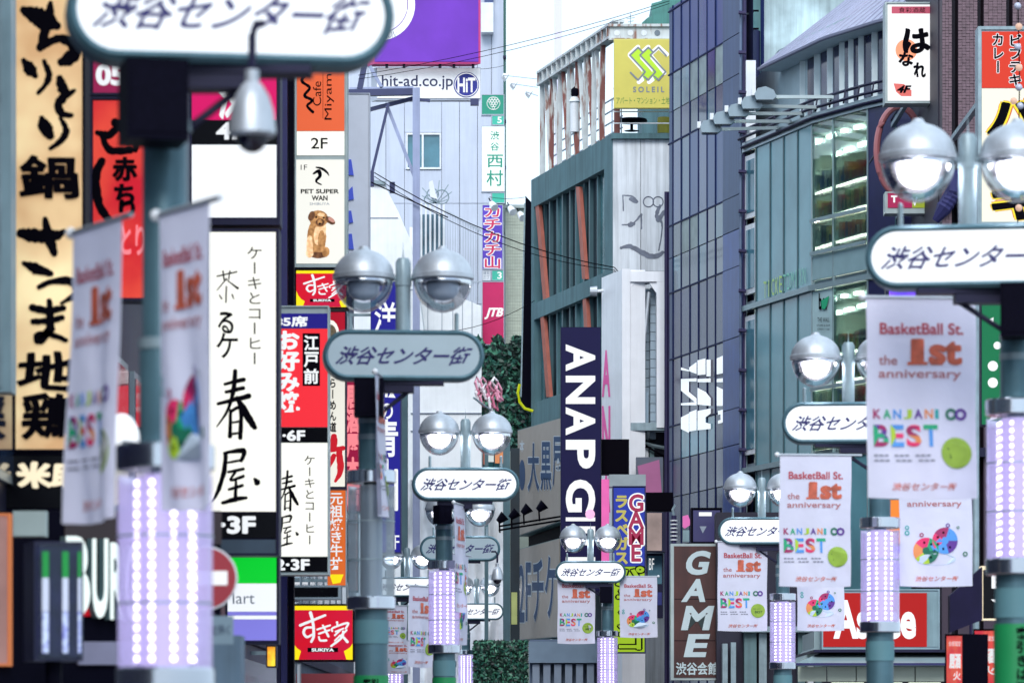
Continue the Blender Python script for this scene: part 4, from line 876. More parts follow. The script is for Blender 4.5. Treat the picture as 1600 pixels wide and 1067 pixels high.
# black mast
t = thing('tall_signboard', 'black upright side of a tall signboard beside the grey steel building', 'signboard', W(826, 650, 109)); mb = MB(); mb.prism(cp(109.5), [(821, 306), (832, 318), (832, 640), (815, 628)], 0, -.9, BLK); mb.build('casing', t)
mb = MB(); mb.bar(W(820, 318, 109.4), W(814, 620, 109.4), .03, STEEL); mb.build('edge', t)
# yellow hose
t = thing('cable', 'bright yellow curved cable guard by the ivy wall', 'cable', W(815, 600, 108)); mb = MB(); mb.tube([W(x, y, 108) for x, y in ((812, 600), (809, 614), (812, 628), (820, 638), (833, 642))], .04, lit('cable_yellow', '#e4f020', .3), 8); mb.build('sleeve', t, True)

# ================================================================== CONCRETE BUILDING WITH ROOF TRUSS
def LX(D): return 2.617-.25*(D-100)
FP = Pl((LX(100), 100), (LX(108.3), 108.3))
CON = mat('concrete_teal', '#557880', rough=.8, var=.18, scale=1.2, streak=.35); CONL = mat('concrete_light', '#e4e9f0', rough=.8, var=.18, scale=.9, streak=.38)
t = thing('concrete_building', 'weathered grey concrete building with green windows and orange braces', 'building', (4.5, 104, 0))
dir_ = FP.d; inn = -FP.n
ml = lambda x, y, o: Vector((x, y, o))
L8 = 8.56; near = FP.sz(0, 0); far = FP.sz(L8, 0)
def plan(o): return [FP.sz(-.0, 0, -o).xy, FP.sz(L8, 0, -o).xy, FP.sz(L8, 0, -9).xy, (Vector((9.2, 106))), Vector((7.5, 100.0))]
mb = MB(); mb.prism(ml, [tuple(p) for p in plan(.6)], 16.6, 0, CON); mb.build('wall', t)
mb = MB(); mb.prism(ml, [tuple(p) for p in plan(0)], 17.4, 16.6, CON); mb.build('cornice', t)
def fpbox(s0, z0, s1, z1, o0, o1, m, nm): mb = MB(); mb.rect(FP.sz, s0, z0, s1, z1, o0, o1, m); return mb.build(nm, t)
for z0, z1 in ((13.43, 13.88), (10.45, 11.1), (6.6, 7.2)): fpbox(0, z0, L8, z1, 0, -.6, CON, 'band')
S = lambda px: FP.s_at(px)
WG2 = mat('dark_window_glass', '#18222e', rough=.15, var=.5, scale=.8, spec=.4, wob=.006); WG = mat('green_window_glass', '#44747c', rough=.2, var=.5, scale=.8, spec=.5, wob=.006)
MU = mat('mullion_teal', '#3e5c64', rough=.5, var=.1)
zs = [(13.88, 16.6), (11.1, 13.43), (7.2, 10.45)]
cols = [833, 842, 852, 862, 872, 882, 893, 904, 914, 925, 940, 957]
for z0, z1 in zs:
    for i in range(len(cols)-1):
        s1, s0 = S(cols[i]), S(cols[i+1])
        fpbox(s0+.03, z0, s1-.03, z1, -.22, -.3, WG2 if i % 3 else WG, 'glass_panel')
        if i: fpbox(s1-.06, z0, s1+.06, z1, -.15 if i % 2 else -.12, -.22, MU if i % 3 else CON, 'mullion')
    fpbox(0, z0, S(944), z1, 0, -.3, CON, 'column'); fpbox(L8-.3, z0, L8, z1, 0, -.6, CON, 'column')
OR = mat('brace_orange', '#aa5c4c', rough=.6, var=.15, streak=.25)
for a, b in (((837, 312), (850, 470)), ((901, 292), (911, 436)), ((845, 488), (855, 620)), ((911, 458), (917, 560))):
    mb = MB(); mb.prism(FP, [(a[0]-2.6, a[1]), (a[0]+2.6, a[1]), (b[0]+2.6, b[1]), (b[0]-2.6, b[1])], -.02, -.12, OR); mb.build('brace', t)
# gable wall panels
c = cp(100); 
for a, b in ((957.6, 1000.6), (1001.4, 1048), (1048.6, 1100)):
    mb = MB(); mb.rect(c, a, 219, b, 424, .06, -.3, CONL); mb.build('wall_panel', t)
    mb = MB(); mb.rect(c, a, 425, b, 1240, .03, -.3, CONL); mb.build('wall_panel', t)
mb = MB(); mb.rect(c, 955, 210, 1100, 218.5, .2, -.3, CON); mb.build('ledge', t)
mb = MB(); GR = mat('graffiti_grey', '#6e7484', var=.3, scale=6)
for i, s in enumerate(([(974,306,1),(988,308,1.5),(996,316,1.5)], [(973,306,1),(974,330,1)], [(985,312,3),(994,316,3)], [(972,352,1),(988,350,1),(1002,336,2)], [(984,352,4),(990,350,3)], [(1002,336,1.2),(1002,358,1.2)],
    [(970,388,2),(985,386,3.5),(1005,396,4),(1022,402,4),(1036,395,2.5)], [(1031,322,2),(1026,338,3),(1034,350,1.5),(1033,370,1),(1029,392,1)], [(1040,330,3),(1028,344,4)])): brush(mb, c, s, GR, .062+i*.0008, .25)
for cx in (1013, 1028):
    P = circ(cx, 316, 8, 16); mb.tube([c(x, y, .066) for x, y in P+[P[0]]], .014, GR, 4)
mb.build('graffiti', t)
# roof truss
t = thing('roof_truss', 'rusting white steel truss pergola on top of the concrete building', 'steel frame', (3, 103, 17.4)); TW = mat('rusty_white_steel', '#cdd3d4', rough=.6, var=.15, streak=.2); _rusty(TW, '#8a6458', .56, .66)
RU = mat('rust', '#c6c2bc', rough=.8, var=.3, scale=5); _rusty(RU, '#84504a', .44, .54)
z1 = 19.95
mb = MB(); mb.rect(FP.sz, -.1, z1, L8-.6, z1+.06, 0, -.3, TW); mb.rect(FP.sz, -.1, z1+.34, L8-.6, z1+.4, 0, -.3, TW); mb.rect(FP.sz, -.1, z1+.061, L8-.6, z1+.339, -.13, -.17, TW); mb.build('beam', t)
for i in range(16): mb = MB(); s_ = .1+i*.52; mb.rect(FP.sz, s_, z1+.062, s_+.05, z1+.338, -.01, -.129, TW); mb.build('stiffener', t)
ps = [S(x) for x in (853, 866, 880, 893, 906, 919, 932)]
for i, s_ in enumerate(ps):
    for k in (0, 1):
        m_ = TW if (i+k) % 3 else RU
        mb = MB(); a = FP.sz(s_, 17.41, -.15); b = FP.sz(s_+(.55 if k else -.1), z1, -.15); mb.bar(a, b, .085 if k else .1, m_); mb.build('post', t)
for s_ in (.1, L8-.7):
    mb = MB(); mb.bar(FP.sz(s_, 17.41, -.15), FP.sz(s_, z1, -.15), .11, RU if s_ < 1 else TW); mb.build('post', t)
g = cp(99.85); mb = MB(); mb.rect(g, 951, 41, 1100, 63, 0, -.12, TW); mb.build('gable_beam', t)
for i, cx in enumerate((964, 985, 1006, 1027)): mb = MB(); mb.prism(g, circ(cx, 52, 4.6, 16), .012, .001, (WHT, WHT, CONL, mat('hole_grey', '#6c7884', var=0))[i]); mb.build('web_hole', t)
mb = MB(); mb.rect(g, 950, 38.5, 1100, 42.5, .08, -.2, TW); mb.rect(g, 951, 60.5, 1100, 63.5, .06, -.2, TW); mb.build('gable_flange', t)
for k in range(4):
    z = 17.62+k*.3; mb = MB(); mb.bar(FP.sz(.3, z, -.35), FP.sz(L8-.7, z, -.35), .022, mat('rail_grey')); mb.build('rail', t)
    mb = MB(); mb.bar(W(958, 0, 99.7)*1+Vector((0, 0, z-W(958, 0, 99.7).z)), Vector((W(1100, 0, 99.7).x, 99.7, z)), .02, WHT); mb.build('rail', t)
for i in range(9): mb = MB(); s_ = .4+i*.9; mb.bar(FP.sz(s_, 17.41, -.35), FP.sz(s_, 18.55, -.35), .022, mat('rail_grey')); mb.build('rail_post', t)
B = Board('billboard', 'yellow estate agent sign with triple zigzag emblem on the truss', 'sign', 959, 61, 1052, 170, 99.3, .1, mat('soleil_edge', '#c8c070', var=0), fr=0)
B.panel(960, 63, 1051, 169, mat('soleil_yellow', '#c8bc54', rough=.5, var=.06, emit=.1))
def sol(mb, p):
    wn_ = WPRINT; gy = mat('emblem_grey', '#7a8088', var=0); lm = mat('emblem_lime', '#b4dc28', var=0, emit=.1)
    for i in range(3):
        dx = 16*i
        for pts, w_, o, m in (([(984+dx,86),(997+dx,74),(1010+dx,86)] if i == 2 else [(984+dx,86),(997+dx,74)], 3.4, .021, wn_), ([(984+dx,87),(1012+dx,118),(998+dx,129)] if i < 2 else [(984+dx,87),(1010+dx-4,115)], 3.4, .0215, wn_)):
            for q in range(len(pts)-1): brush(mb, p, [(*pts[q], w_), (*pts[q+1], w_)], m, o+i*.0006, 0)
    for i in range(2):
        dx = 16*i; mb.flat(p, [(986+dx, 86), (997+dx, 76), (1011+dx, 92), (1003+dx, 92), (1026+dx-14, 116), (1000+dx+2, 128), (1008+dx, 112)][:0] or [(985+dx,86),(997+dx,76),(1004+dx,83),(1000+dx,92),(1020+dx,116),(1007+dx,127),(1003+dx,118),(1004+dx,108)], .026+i*.0015, lm)
    for i, st in enumerate(([(984,87),(997,75),(1004,82)], [(984,87),(1008,113),(997,126),(985,114)], [(1000,87),(1013,75),(1020,82)], [(1000,87),(1024,113),(1013,126),(1006,120)], [(1016,87),(1029,75),(1041,88)], [(1016,87),(1040,113),(1029,126),(1022,120)])):
        for q in range(len(st)-1): brush(mb, p, [(*st[q], 1.3), (*st[q+1], 1.3)], gy, .031+i*.001+q*.0004, 0)
    T(mb, p, 'S O L E I L', (989, 136, 1038, 145), gy, .03, .024); T(mb, p, 'アパート・マンション・土地', (963, 152, 1046, 163), mat('emblem_green', '#5a8c3c', var=0), .0, .024)
B.let(sol, 'emblem')
t = thing('round_table', 'dark round table behind the rooftop railing under the yellow sign', 'table', W(990, 205, 101)); mb = MB(); mb.lathe(W(987, 190, 101), [(.001,.05),(.4,.05),(.42,0),(.35,-.03),(.04,-.05),(.04,-.22),(.2,-.25)], BLK, 24); mb.build('top', t, True)
t = thing('barrel', 'yellow green drum on the roof deck beside the dark table', 'drum', W(1038, 208, 101)); mb = MB(); mb.lathe(W(1037, 209, 101), [(.16,0),(.17,.1),(.16,.42),(.001,.43)], mat('drum_yellow', '#b0a844', var=.2), 20); mb.build('body', t, True)
t = thing('roof_fan', 'white roof ventilator with black head on the deck', 'ventilator', W(898, 195, 104)); mb = MB(); mb.lathe(W(898, 178, 104), [(.12,-.5),(.12,.3),(.16,.32),(.1,.45)], WHT, 16); mb.build('body', t, True); mb = MB(); mb.lathe(W(899, 146, 104), [(.05,-.2),(.12,-.05),(.12,.1),(.03,.18)], BLK, 16); mb.build('head', t, True)
t = thing('water_tank', 'teal green roof structure peeping above the yellow sign', 'roof structure', W(1030, 45, 112)); c = cp(112); mb = MB(); mb.prism(c, [(1003, 36), (1012, 28), (1018, 26), (1018, 6), (1040, 0), (1040, -30), (1130, -30), (1130, 120), (1003, 120)], 0, -4, mat('teal_roof', '#4c8c84', rough=.6, var=.2, streak=.3)); mb.rect(c, 1003, 120, 1130, 1240, -.01, -3.9, CON); mb.build('wall', t)
t = thing('tv_antenna', 'spindly aerial on the truss above the yellow sign', 'antenna', W(985, 40, 101)); mb = MB(); mb.bar(W(985, 40, 101), W(985, 22, 101), .015, STEEL); mb.bar(W(979, 30, 101), W(992, 28, 101), .012, STEEL); mb.bar(W(981, 35, 101), W(990, 33, 101), .012, STEEL); mb.build('mast', t)
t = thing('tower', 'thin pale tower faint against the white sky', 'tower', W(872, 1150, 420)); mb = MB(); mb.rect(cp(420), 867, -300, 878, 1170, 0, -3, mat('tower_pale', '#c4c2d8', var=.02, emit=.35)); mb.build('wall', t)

# ================================================================== BLUE GLASS BUILDING
BP = Pl((LX(89.2), 89.2), (LX(95.0), 95.0)); BL = BP.len
t = thing('glass_building', 'narrow dark blue glass building with black vertical mullions', 'building', (7, 93, 0))
mb = MB(); mb.prism(ml, [tuple(BP.sz(0,0,-.3).xy), tuple(BP.sz(BL-.02,0,-.3).xy), (6.6, 98.5), (5.8, 97)], 19.7, 0, mat('navy_core', '#20244c', var=.1)); mb.build('wall', t)
bx = [1160, 1131, 1118, 1105, 1091.5, 1078, 1064.5, 1051.5, 1045.5]; ss = [max(0.0, BP.s_at(x)) for x in bx]
zr = [19.7, 18.04, 17.1, 16.33, 14.3, 13.5, 12.64, 11.0, 9.35, 8.5, 7.6, 6.4, 3.4, 0]
BLU = mat('blue_spandrel', '#1c3a72', rough=.3, var=.1, scale=.7, spec=.4, wob=.002); BWI = mat('blue_window', '#1c3048', rough=.15, var=.5, scale=.9, spec=.5, wob=.004); BDK = mat('indigo_window', '#272350', rough=.15, var=.3, scale=1, spec=.4, wob=.004)
BDEEP = mat('blue_deep', '#161f50', rough=.25, var=.25, scale=.7, spec=.4)
BTE = mat('teal_window', '#3c7c90', rough=.12, var=.4, scale=1.1); BPA = mat('reflection_pale', '#8a9898', rough=.5, var=.25, scale=3)  # the paler panes imitate lighter reflections in the window bands
CLAD = mat('clad_slate', '#3f5478', rough=.5, var=.12, scale=.8, streak=.25)
for j in range(len(zr)-1):
    for i in range(1, len(ss)-1):
        a, b = ss[i], ss[i+1]
        m_ = BDEEP if j in (6, 8, 10) else BLU if j in (0, 3) else (BDK if j in (7, 11, 12) else BWI)
        if j == 1: m_ = BPA if i in (1, 3, 4) else BWI
        if j == 4 and i in (4, 5): m_ = BPA
        if j == 2: m_ = BDK if i in (1, 5) else BWI
        if j == 8: m_ = BTE if i in (2, 3, 4, 5) else BDEEP
        if j == 9: m_ = BDK if i % 2 else BDEEP
        if m_ is BLU and random.random() < .25: m_ = (BLU, mat('blue_spandrel_teal', '#22466a', rough=.2, var=.25, scale=.5, spec=.6, wob=.004), mat('blue_spandrel_violet', '#1e3068', rough=.2, var=.2, scale=.6, spec=.6, wob=.004))[random.randrange(3)]  # random pane tones, here and below, imitate uneven reflections
        if m_ is BWI: m_ = random.choice((BWI, BWI, mat('blue_window_dark', '#1f2848', rough=.08, var=.4, scale=1.2, spec=.7, wob=.006), mat('blue_window_teal', '#2c5468', rough=.1, var=.5, scale=1.4, spec=.6, wob=.006)))
        if i == 7: m_ = CLAD
        mb = MB(); o_ = random.uniform(-.006, .006); mb.rect(BP.sz, a+.015, zr[j+1]+.012, b-.015, zr[j]-.012, o_, -.12, m_); mb.build('glass_panel', t)
for j in range(len(zr)-1):
    if j % 2 == 0 or j < 4:
        mb = MB(); mb.rect(BP.sz, ss[0]+.005, zr[j+1]+.01, ss[1]-.01, zr[j]-.01, .03, -.12, CLAD if j < 5 else mat('clad_blue', '#2a4a92', rough=.4, var=.15, streak=.3)); mb.build('cladding_panel', t)
    else:
        mb = MB(); mb.rect(BP.sz, ss[0]+.005, zr[j+1]+.01, ss[1]-.01, zr[j]-.01, .025, -.12, mat('clad_blue', '#2a4a92', rough=.4, var=.15, streak=.3)); mb.build('cladding_panel', t)
for i in range(1, 8): mb = MB(); mb.rect(BP.sz, ss[i]-.022, 0, ss[i]+.022, 19.7, .016, -.1, mat('mullion_navy', '#18224c', rough=.6, var=.1, spec=.1)); mb.build('mullion', t)
for z in (19.6, 18.04, 16.33, 14.3, 12.64, 11.0, 9.35): mb = MB(); mb.rect(BP.sz, ss[1], z-.018, BL-.02, z+.018, .02, -.1, mat('mullion_navy')); mb.build('transom', t)
mb = MB(); PW = mat('pattern_white', '#e8eef2', rough=.2, var=.05, emit=.6)  # unlit pattern given a glow so it reads white
pat = [[(1066,574),(1078,578),(1078,580),(1066,578)], [(1079,574),(1090,566),(1090,584),(1079,580)], [(1092,563),(1104,560),(1104,585),(1092,586)], [(1106,562),(1112,562),(1112,588),(1106,588)], [(1122,560),(1131,556),(1131,583),(1122,585)],
       [(1066,592),(1090,591),(1090,596),(1078,596),(1078,612),(1090,622),(1090,630),(1066,610)], [(1092,592),(1112,591),(1112,597),(1092,597)], [(1122,592),(1131,591),(1131,597),(1122,597)], [(1092,606),(1104,612),(1112,622),(1112,634),(1092,632)], [(1122,604),(1131,608),(1131,634),(1122,634)],
       [(1066,630),(1090,628),(1090,633),(1066,633)], [(1066,652),(1078,646),(1078,676),(1066,670)], [(1079,644),(1090,640),(1090,672),(1079,674)], [(1092,642),(1112,638),(1112,646),(1104,652),(1104,660),(1112,662),(1112,670),(1092,672)], [(1124,642),(1131,640),(1131,660),(1124,662),(1124,657),(1128,656),(1128,647),(1124,648)]]
for q in pat: mb = MB(); mb.prism(BP, q, .034, .026, PW); mb.build('pattern_piece', t)
t = thing('drain_pipe', 'dark pipework running down between blue glass and curved green building', 'pipe', (5.4, 89, 0))
mb = MB(); mb.bar(W(1163, -100, 88.9), W(1163, 1240, 88.9), .05, mat('pipe_violet', '#241c4a', var=.2), 8); mb.bar(W(1157, -100, 88.8), W(1157, 1240, 88.8), .03, mat('pipe_slate', '#5a6a84', var=.3), 8); mb.build('tube', t)
for y in range(20, 900, 62): mb = MB(); mb.bar(W(1154, y, 88.7), W(1166, y+1, 88.7), .045, mat('pipe_violet'), 6); mb.build('clip', t)
mb = MB(); mb.bar(W(1156, 22, 88.9), W(1175, 22, 90), .03, STEEL); mb.build('branch', t)
t = thing('drain_pipe', 'indigo pipe bundle at the corner of the grey concrete gable', 'pipe', (3.9, 96, 0)); mb = MB()
for x in (1041, 1046): mb.bar(W(x, 300, 95.6), W(x, 1240, 95.6), .05, mat('pipe_violet'), 8)
mb.build('tube', t)
# building behind
t = thing('teal_building', 'tall dark teal building with peeling white patch above the curved roof', 'building', (8, 100, 0)); c = cp(98)
mb = MB(); mb.rect(c, 1128, -300, 1620, 1240, 0, -8, mat('teal_wall', '#4e7c80', rough=.6, var=.25, scale=.6, streak=.3)); mb.build('wall', t)
mb = MB(); mb.rect(c, 1192, -300, 1620, 160, .03, .001, mat('peeled_wall', '#b4c8cc', rough=.7, var=.6, scale=.9, streak=.3)); mb.build('patch', t)
mb = MB(); mb.bar(c(1191, -200, .05), c(1191, 200, .05), .05, mat('mullion_navy'), 6); mb.build('joint', t)
for y in (22, 50): mb = MB(); mb.bar(c(1165, y, .4), c(1184, y, .4), .03, INK); mb.bar(c(1175, y, .4), c(1175, y, 0), .03, INK); mb.build('bracket', t)

# ================================================================== CURVED GREEN GLASS BUILDING
KN = [(1163, 88.9), (1271, 84.7), (1356, 82.7), (1400, 81.9), (1480, 80.9)]
def gD(px):
    px = max(px, 1150)
    for (a, A), (b, Bq) in zip(KN, KN[1:]):
        if px <= b or b == 1480:
            f = (px-a)/(b-a); return 1/((1-f)/A+f/Bq)
def gm(px, z, o=0):
    D = gD(px); D2 = gD(px+2); x, x2 = (px-CX)/F*D, (px+2-CX)/F*D2; d = Vector((x2-x, D2-D)).normalized(); n = Vector((d.y, -d.x))
    if n.y > 0: n = -n
    return Vector((x+n.x*o, D+n.y*o, z))
def gp(px, py, o=0): return gm(px, zof(py, gD(px)), o)
t = thing('curved_building', 'curved grey green glass building with metal skirt roof', 'building', (8, 88, 0)); GT = t
BACK = [(16, 80.9), (16, 97), (5.6, 97)]
def gring(o, pxs=(1163, 1200, 1240, 1271, 1310, 1356, 1400, 1480)): return [tuple(gm(p, 0, o).xy) for p in pxs]
mb = MB(); mb.prism(ml, gring(-3)+BACK, 15.2, 0, mat('core_grey', '#6a7c84', var=.1)); mb.build('wall', t)
mb = MB(); mb.prism(ml, gring(.05)+BACK, 15.42, 15.2, ALU); mb.build('roof_slab', t)
mb = MB(); mb.prism(ml, gring(-.08)+BACK, 11.75, 11.55, ALU); mb.build('floor_slab', t)
mb = MB(); mb.prism(ml, gring(-.08)+BACK, 8.0, 7.8, ALU); mb.build('floor_slab', t)
GG = mat('sea_glass', '#6496a2', rough=.2, var=.3, scale=.6, spec=.45, wob=.006); GF = mat('sea_frame', '#8ba0a6', rough=.4, metal=.3, var=.1)  # strong colour mottling of the sea glass imitates patchy reflections
SH = glass('shop_glass', '#cfe0dc', .08, .02)
gx = [1163, 1182, 1204, 1225, 1247, 1269, 1302, 1356, 1400, 1440, 1480]
def gbox(a, b, z0, z1, o0, o1, m, nm, par=None):
    k = 3; mb = MB(); P = [a+(b-a)*i/k for i in range(k+1)]; vs = []
    for o in (o0, o1):
        for z in (z0, z1): vs += [gm(p, z, o) for p in P]
    n = k+1; fs = []
    for i in range(k):
        fs += [(i, i+1, n+i+1, n+i), (2*n+i+1, 2*n+i, 3*n+i, 3*n+i+1), (n+i, n+i+1, 3*n+i+1, 3*n+i), (i+1, i, 2*n+i, 2*n+i+1)]
    fs += [(0, n, 3*n, 2*n), (n-1, 3*n-1, 4*n-1, 2*n-1)]
    mb.add(vs, fs, m); return mb.build(nm, par or GT)
for i in range(10):
    a, b = gx[i]+.8, gx[i+1]-.8
    if i == 0:
        for z0, z1 in ((11.9, 13.5), (13.65, 15.1), (8.2, 11.4)):
            wf = gbox(a, b, z0, z1, 0, -.06, WHT, 'window'); gbox(a+2.5, b-2.5, z0+.12, z1-.12, .012, .001, mat('window_teal'), 'pane', wf)
        continue
    if i < 5: rows = [(11.6, 15.2, GG), (7.9, 11.55, GG), (4.2, 7.8, GG)]
    elif i < 7: rows = [(13.1, 15.2, SH), (12.35, 13.0, SH), (11.75, 12.3, mat('spandrel_sea', '#88a4aa', rough=.3, var=.1)), (9.4, 11.5, SH if i == 6 else mat('poster_pale', '#a9c4c8', rough=.3, var=.08)), (8.0, 9.3, SH), (4.2, 7.8, GG)]
    else: rows = [(11.75, 15.2, mat('navy_wall', '#23244e', rough=.4, var=.15)), (8, 11.5, mat('navy_wall')), (4.2, 7.8, GG)]
    for z0, z1, m_ in rows: gbox(a, b, z0, z1, 0, -.05, m_, 'glass_panel')
for x in gx: gbox(x-.7, x+.7, 4.2, 15.19, .02, -.06, GF if x in (1269, 1302, 1356, 1163) else mat('mullion_teal'), 'mullion')
for z in (11.58, 7.84, 4.1): gbox(1163, 1480, z-.06, z+.06, .09, .0, GF, 'transom')
for z in (13.05, 12.33, 9.34): gbox(1270, 1356, z-.04, z+.04, .08, .055, GF, 'transom')
# lit shop interior: floors, ceiling lamps, shelves with goods
for (z0, z1) in ((11.76, 15.19), (8.01, 11.54)):
    gbox(1176, 1354, z0, z0+.03, -.3, -2.9, mat('shop_floor', '#c0c4b0', var=.1), 'shop_floor'); gbox(1172, 1174, z0, z1, -.1, -2.9, mat('shop_wall', '#e0e6dc', var=.1), 'partition'); gbox(1176, 1354, z0, z1, -2.8, -2.9, mat('shop_wall'), 'back_wall')
    gbox(1176, 1354, z1-.06, z1-.01, -.3, -2.8, mat('ceiling_white', '#e4eae4', var=.05), 'ceiling')
    for px in (1190, 1208, 1228, 1250, 1272, 1296, 1320, 1342):
        for dep in (-.7, -1.8): gbox(px-5, px+5, z1-.14, z1-.07, dep, dep-.1, glow('fluorescent', '#f4fff4', 34), 'ceiling_lamp')
    PAL = [mat('goods_'+n, c_, var=.1) for n, c_ in (('red','#b8404a'),('green','#5c8c4c'),('yellow','#c8bc60'),('white','#d4d8d0'),('blue','#3c4c9c'),('orange','#c87840'),('dark','#2c3444'))]
    for k in range(4):
        z = z0+.35+k*.62; gbox(1178, 1353, z, z+.04, -.75, -1.2, mat('shelf_white', '#b8c4bc', var=.05), 'shelf')
        gbox(1180, 1352, z-.05, z-.01, -.76, -.8, glow('shelf_light', '#fff6e8', 16), 'shelf_lamp')
        px = 1180
        while px < 1350:
            wd = random.uniform(1.2, 3.4); h = random.uniform(.12, .42); gbox(px, px+wd, z+.041, z+.04+h, -.8, -1.1, random.choice(PAL), 'goods'); px += wd+random.uniform(.2, 1.6)
# flat, faintly glowing letters that imitate lettering reflected in the glass
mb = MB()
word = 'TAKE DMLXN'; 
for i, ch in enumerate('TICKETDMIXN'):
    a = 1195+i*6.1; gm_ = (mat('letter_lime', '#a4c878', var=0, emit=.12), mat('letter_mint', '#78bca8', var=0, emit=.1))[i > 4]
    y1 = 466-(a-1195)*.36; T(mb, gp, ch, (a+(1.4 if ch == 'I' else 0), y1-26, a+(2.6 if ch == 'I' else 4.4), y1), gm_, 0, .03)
mb.build('reflected_lettering', GT)
mb = MB(); T(mb, gp, 'ber', (1281, 458, 1296, 484), INK, .03, .03); mb.flat(gp, [(1285,470),(1298,462),(1294,478),(1290,484),(1286,482)], .035, mat('print_green')); T(mb, gp, 'THE WALL', (1279, 496, 1298, 503), INK, .0, .03); T(mb, gp, 'STORE & BAR', (1278, 507, 1299, 510), INK, 0, .03); T(mb, gp, 'OPEN 11:00', (1279, 513, 1298, 516), INK, 0, .03); mb.build('poster_print', GT)
# upper storey and skirt roof
gu = lambda px, z, o=0: gm(px, z, o-.8)
mb = MB(); mb.prism(ml, [tuple(gu(p, 0).xy) for p in (1166, 1200, 1240, 1271, 1310, 1356, 1400, 1480)]+BACK, 17.6, 15.42, mat('attic_grey', '#a8bac2', rough=.6, var=.12)); mb.build('attic_wall', t)
GT2 = GT
for a, b, lv in ((1212,1222,0),(1232,1243,0),(1251,1262,0),(1269,1281,0),(1287,1296,0),(1303,1316,0),(1325,1344,0),(1361,1384,1),(1425,1440,0),(1462,1476,0)):
    k = 2; mb = MB(); P = [a, b]; vs = [gu(p, z, o) for o in (.03, .001) for z in (15.7, 17.05) for p in P]
    mb.add(vs, [(0,1,3,2),(4,6,7,5),(0,2,6,4),(1,5,7,3),(2,3,7,6),(0,4,5,1)], mat('attic_window', '#242548', rough=.1, var=.3)); wn = mb.build('window', t)
    if lv:
        for q in range(9):
            mb = MB(); z = 15.8+q*.14; mb.bar(gu(a+.5, z, .05), gu(b-.5, z, .05), .02, mat('slat_grey', '#707a90', var=.1)); mb.build('slat', wn)
for x in (1205, 1227, 1247, 1265.5, 1284, 1299.5, 1320, 1352): mb = MB(); mb.bar(gu(x, 15.43, .04), gu(x, 17.15, .04), .085, mat('pilaster', '#d4e0e4', rough=.5, var=.1)); mb.build('pilaster', t)
mb = MB(); mb.bar(gm(1166.5, 15.43, -.1), gm(1166.5, 17.3, -.1), .16, WHT); mb.build('corner_post', t)
ROOF = mat('roof_metal', '#a9abc2', rough=.42, metal=.3, var=.1, scale=.8, streak=.15)
rp_ = [1170, 1182, 1194, 1206, 1218, 1230, 1242, 1254, 1266, 1278, 1291, 1304, 1317, 1330, 1343, 1356, 1370, 1384, 1400, 1416, 1432, 1450, 1470]
def rlow(px): return gm(px, 17.12, -.25)
def rup(px):
    v = gm(1163+(px-1163)*.75+118, 20.6, -4.2); return v
for i in range(len(rp_)-1):
    a, b = rp_[i]+.3, rp_[i+1]-.3; nn = Vector((0, .1, -.06))
    mb = MB(); v = [rlow(a), rlow(b), rup(b), rup(a)]; mb.add(v+[p+nn for p in v], [(0,1,2,3),(7,6,5,4),(0,4,5,1),(1,5,6,2),(2,6,7,3),(3,7,4,0)], ROOF); mb.build('roof_sheet', t)
    mb = MB(); mb.bar(rlow(rp_[i]), rup(rp_[i]), .022, ROOF); mb.build('seam', t)
mb = MB()
for i in range(len(rp_)-1): mb.bar(rlow(rp_[i])+Vector((0,0,-.02)), rlow(rp_[i+1])+Vector((0,0,-.02)), .05, mat('eave_dark', '#6a6c84', var=.1), 6)
mb.build('eave', t)
mb = MB(); mb.prism(ml, [tuple(rlow(p).xy) for p in rp_]+[tuple(gu(p, 0, .0).xy) for p in rp_[::-1]], 17.1, 17.06, mat('soffit', '#9cacb6', var=.1)); mb.build('soffit', t)
mb = MB()
for z, o in ((15.3, .1), (15.5, .14), (15.72, .02)):
    P = [gm(1163+i*8, z, o) for i in range(40)]; mb.tube(P, .035, DARK, 6)
for i in range(14): mb.bar(gm(1170+i*22, 15.43, .1), gm(1170+i*22, 15.72, .05), .025, DARK)
mb.build('edge_rail', t)
# floodlights on arms
for i, (hx, hy, ax, ay) in enumerate(((1102, 205, 1215, 200), (1122, 192, 1235, 190), (1145, 180, 1255, 178), (1166, 168, 1275, 168), (1187, 154, 1300, 152))):
    D0 = 84.6-i*.25; H = W(hx, hy, D0)
    t = thing('floodlight', ('lowest outreach floodlight on a long pale arm, farthest out over the blue glass', 'second outreach floodlight on a long pale arm', 'middle one of five outreach floodlights', 'fourth outreach floodlight, next to the white corner post', 'highest outreach floodlight below the skirt roof')[i], 'floodlight', H, 'floodlights on outreach arms')
    E_ = gm(ax, 15.6+.0*i, 0); E2 = W(ax, ay, E_.y-.3)
    mb = MB(); mb.bar(H+Vector((.05, 0, .03)), E2, .05, mat('arm_pale', '#b9c8cc', rough=.4, metal=.3, var=.1)); mb.bar(E2, Vector((E2.x, E_.y+.3, E2.z)), .05, mat('arm_pale')); mb.build('arm', t)
    mb = MB(); mb.prism(lambda x, y, o: H+Vector((x, o, y)), [(-.12,.08),(-.05,.2),(.12,.24),(.3,.16),(.36,.02),(.28,-.05),(-.08,-.05)], .14, -.14, mat('flood_grey', '#8a9aa4', rough=.35, metal=.4, var=.1)); mb.build('head', t)
    mb = MB(); mb.box(H+Vector((-.06,-.12,-.068)), H+Vector((.26,.12,-.052)), mat('flood_glass', '#2c3440', rough=.1, var=0)); mb.build('glass', t)
    mb = MB(); mb.box(H+Vector((-.18,-.06,.06)), H+Vector((-.1,.06,.2)), WHT); mb.build('ballast', t)

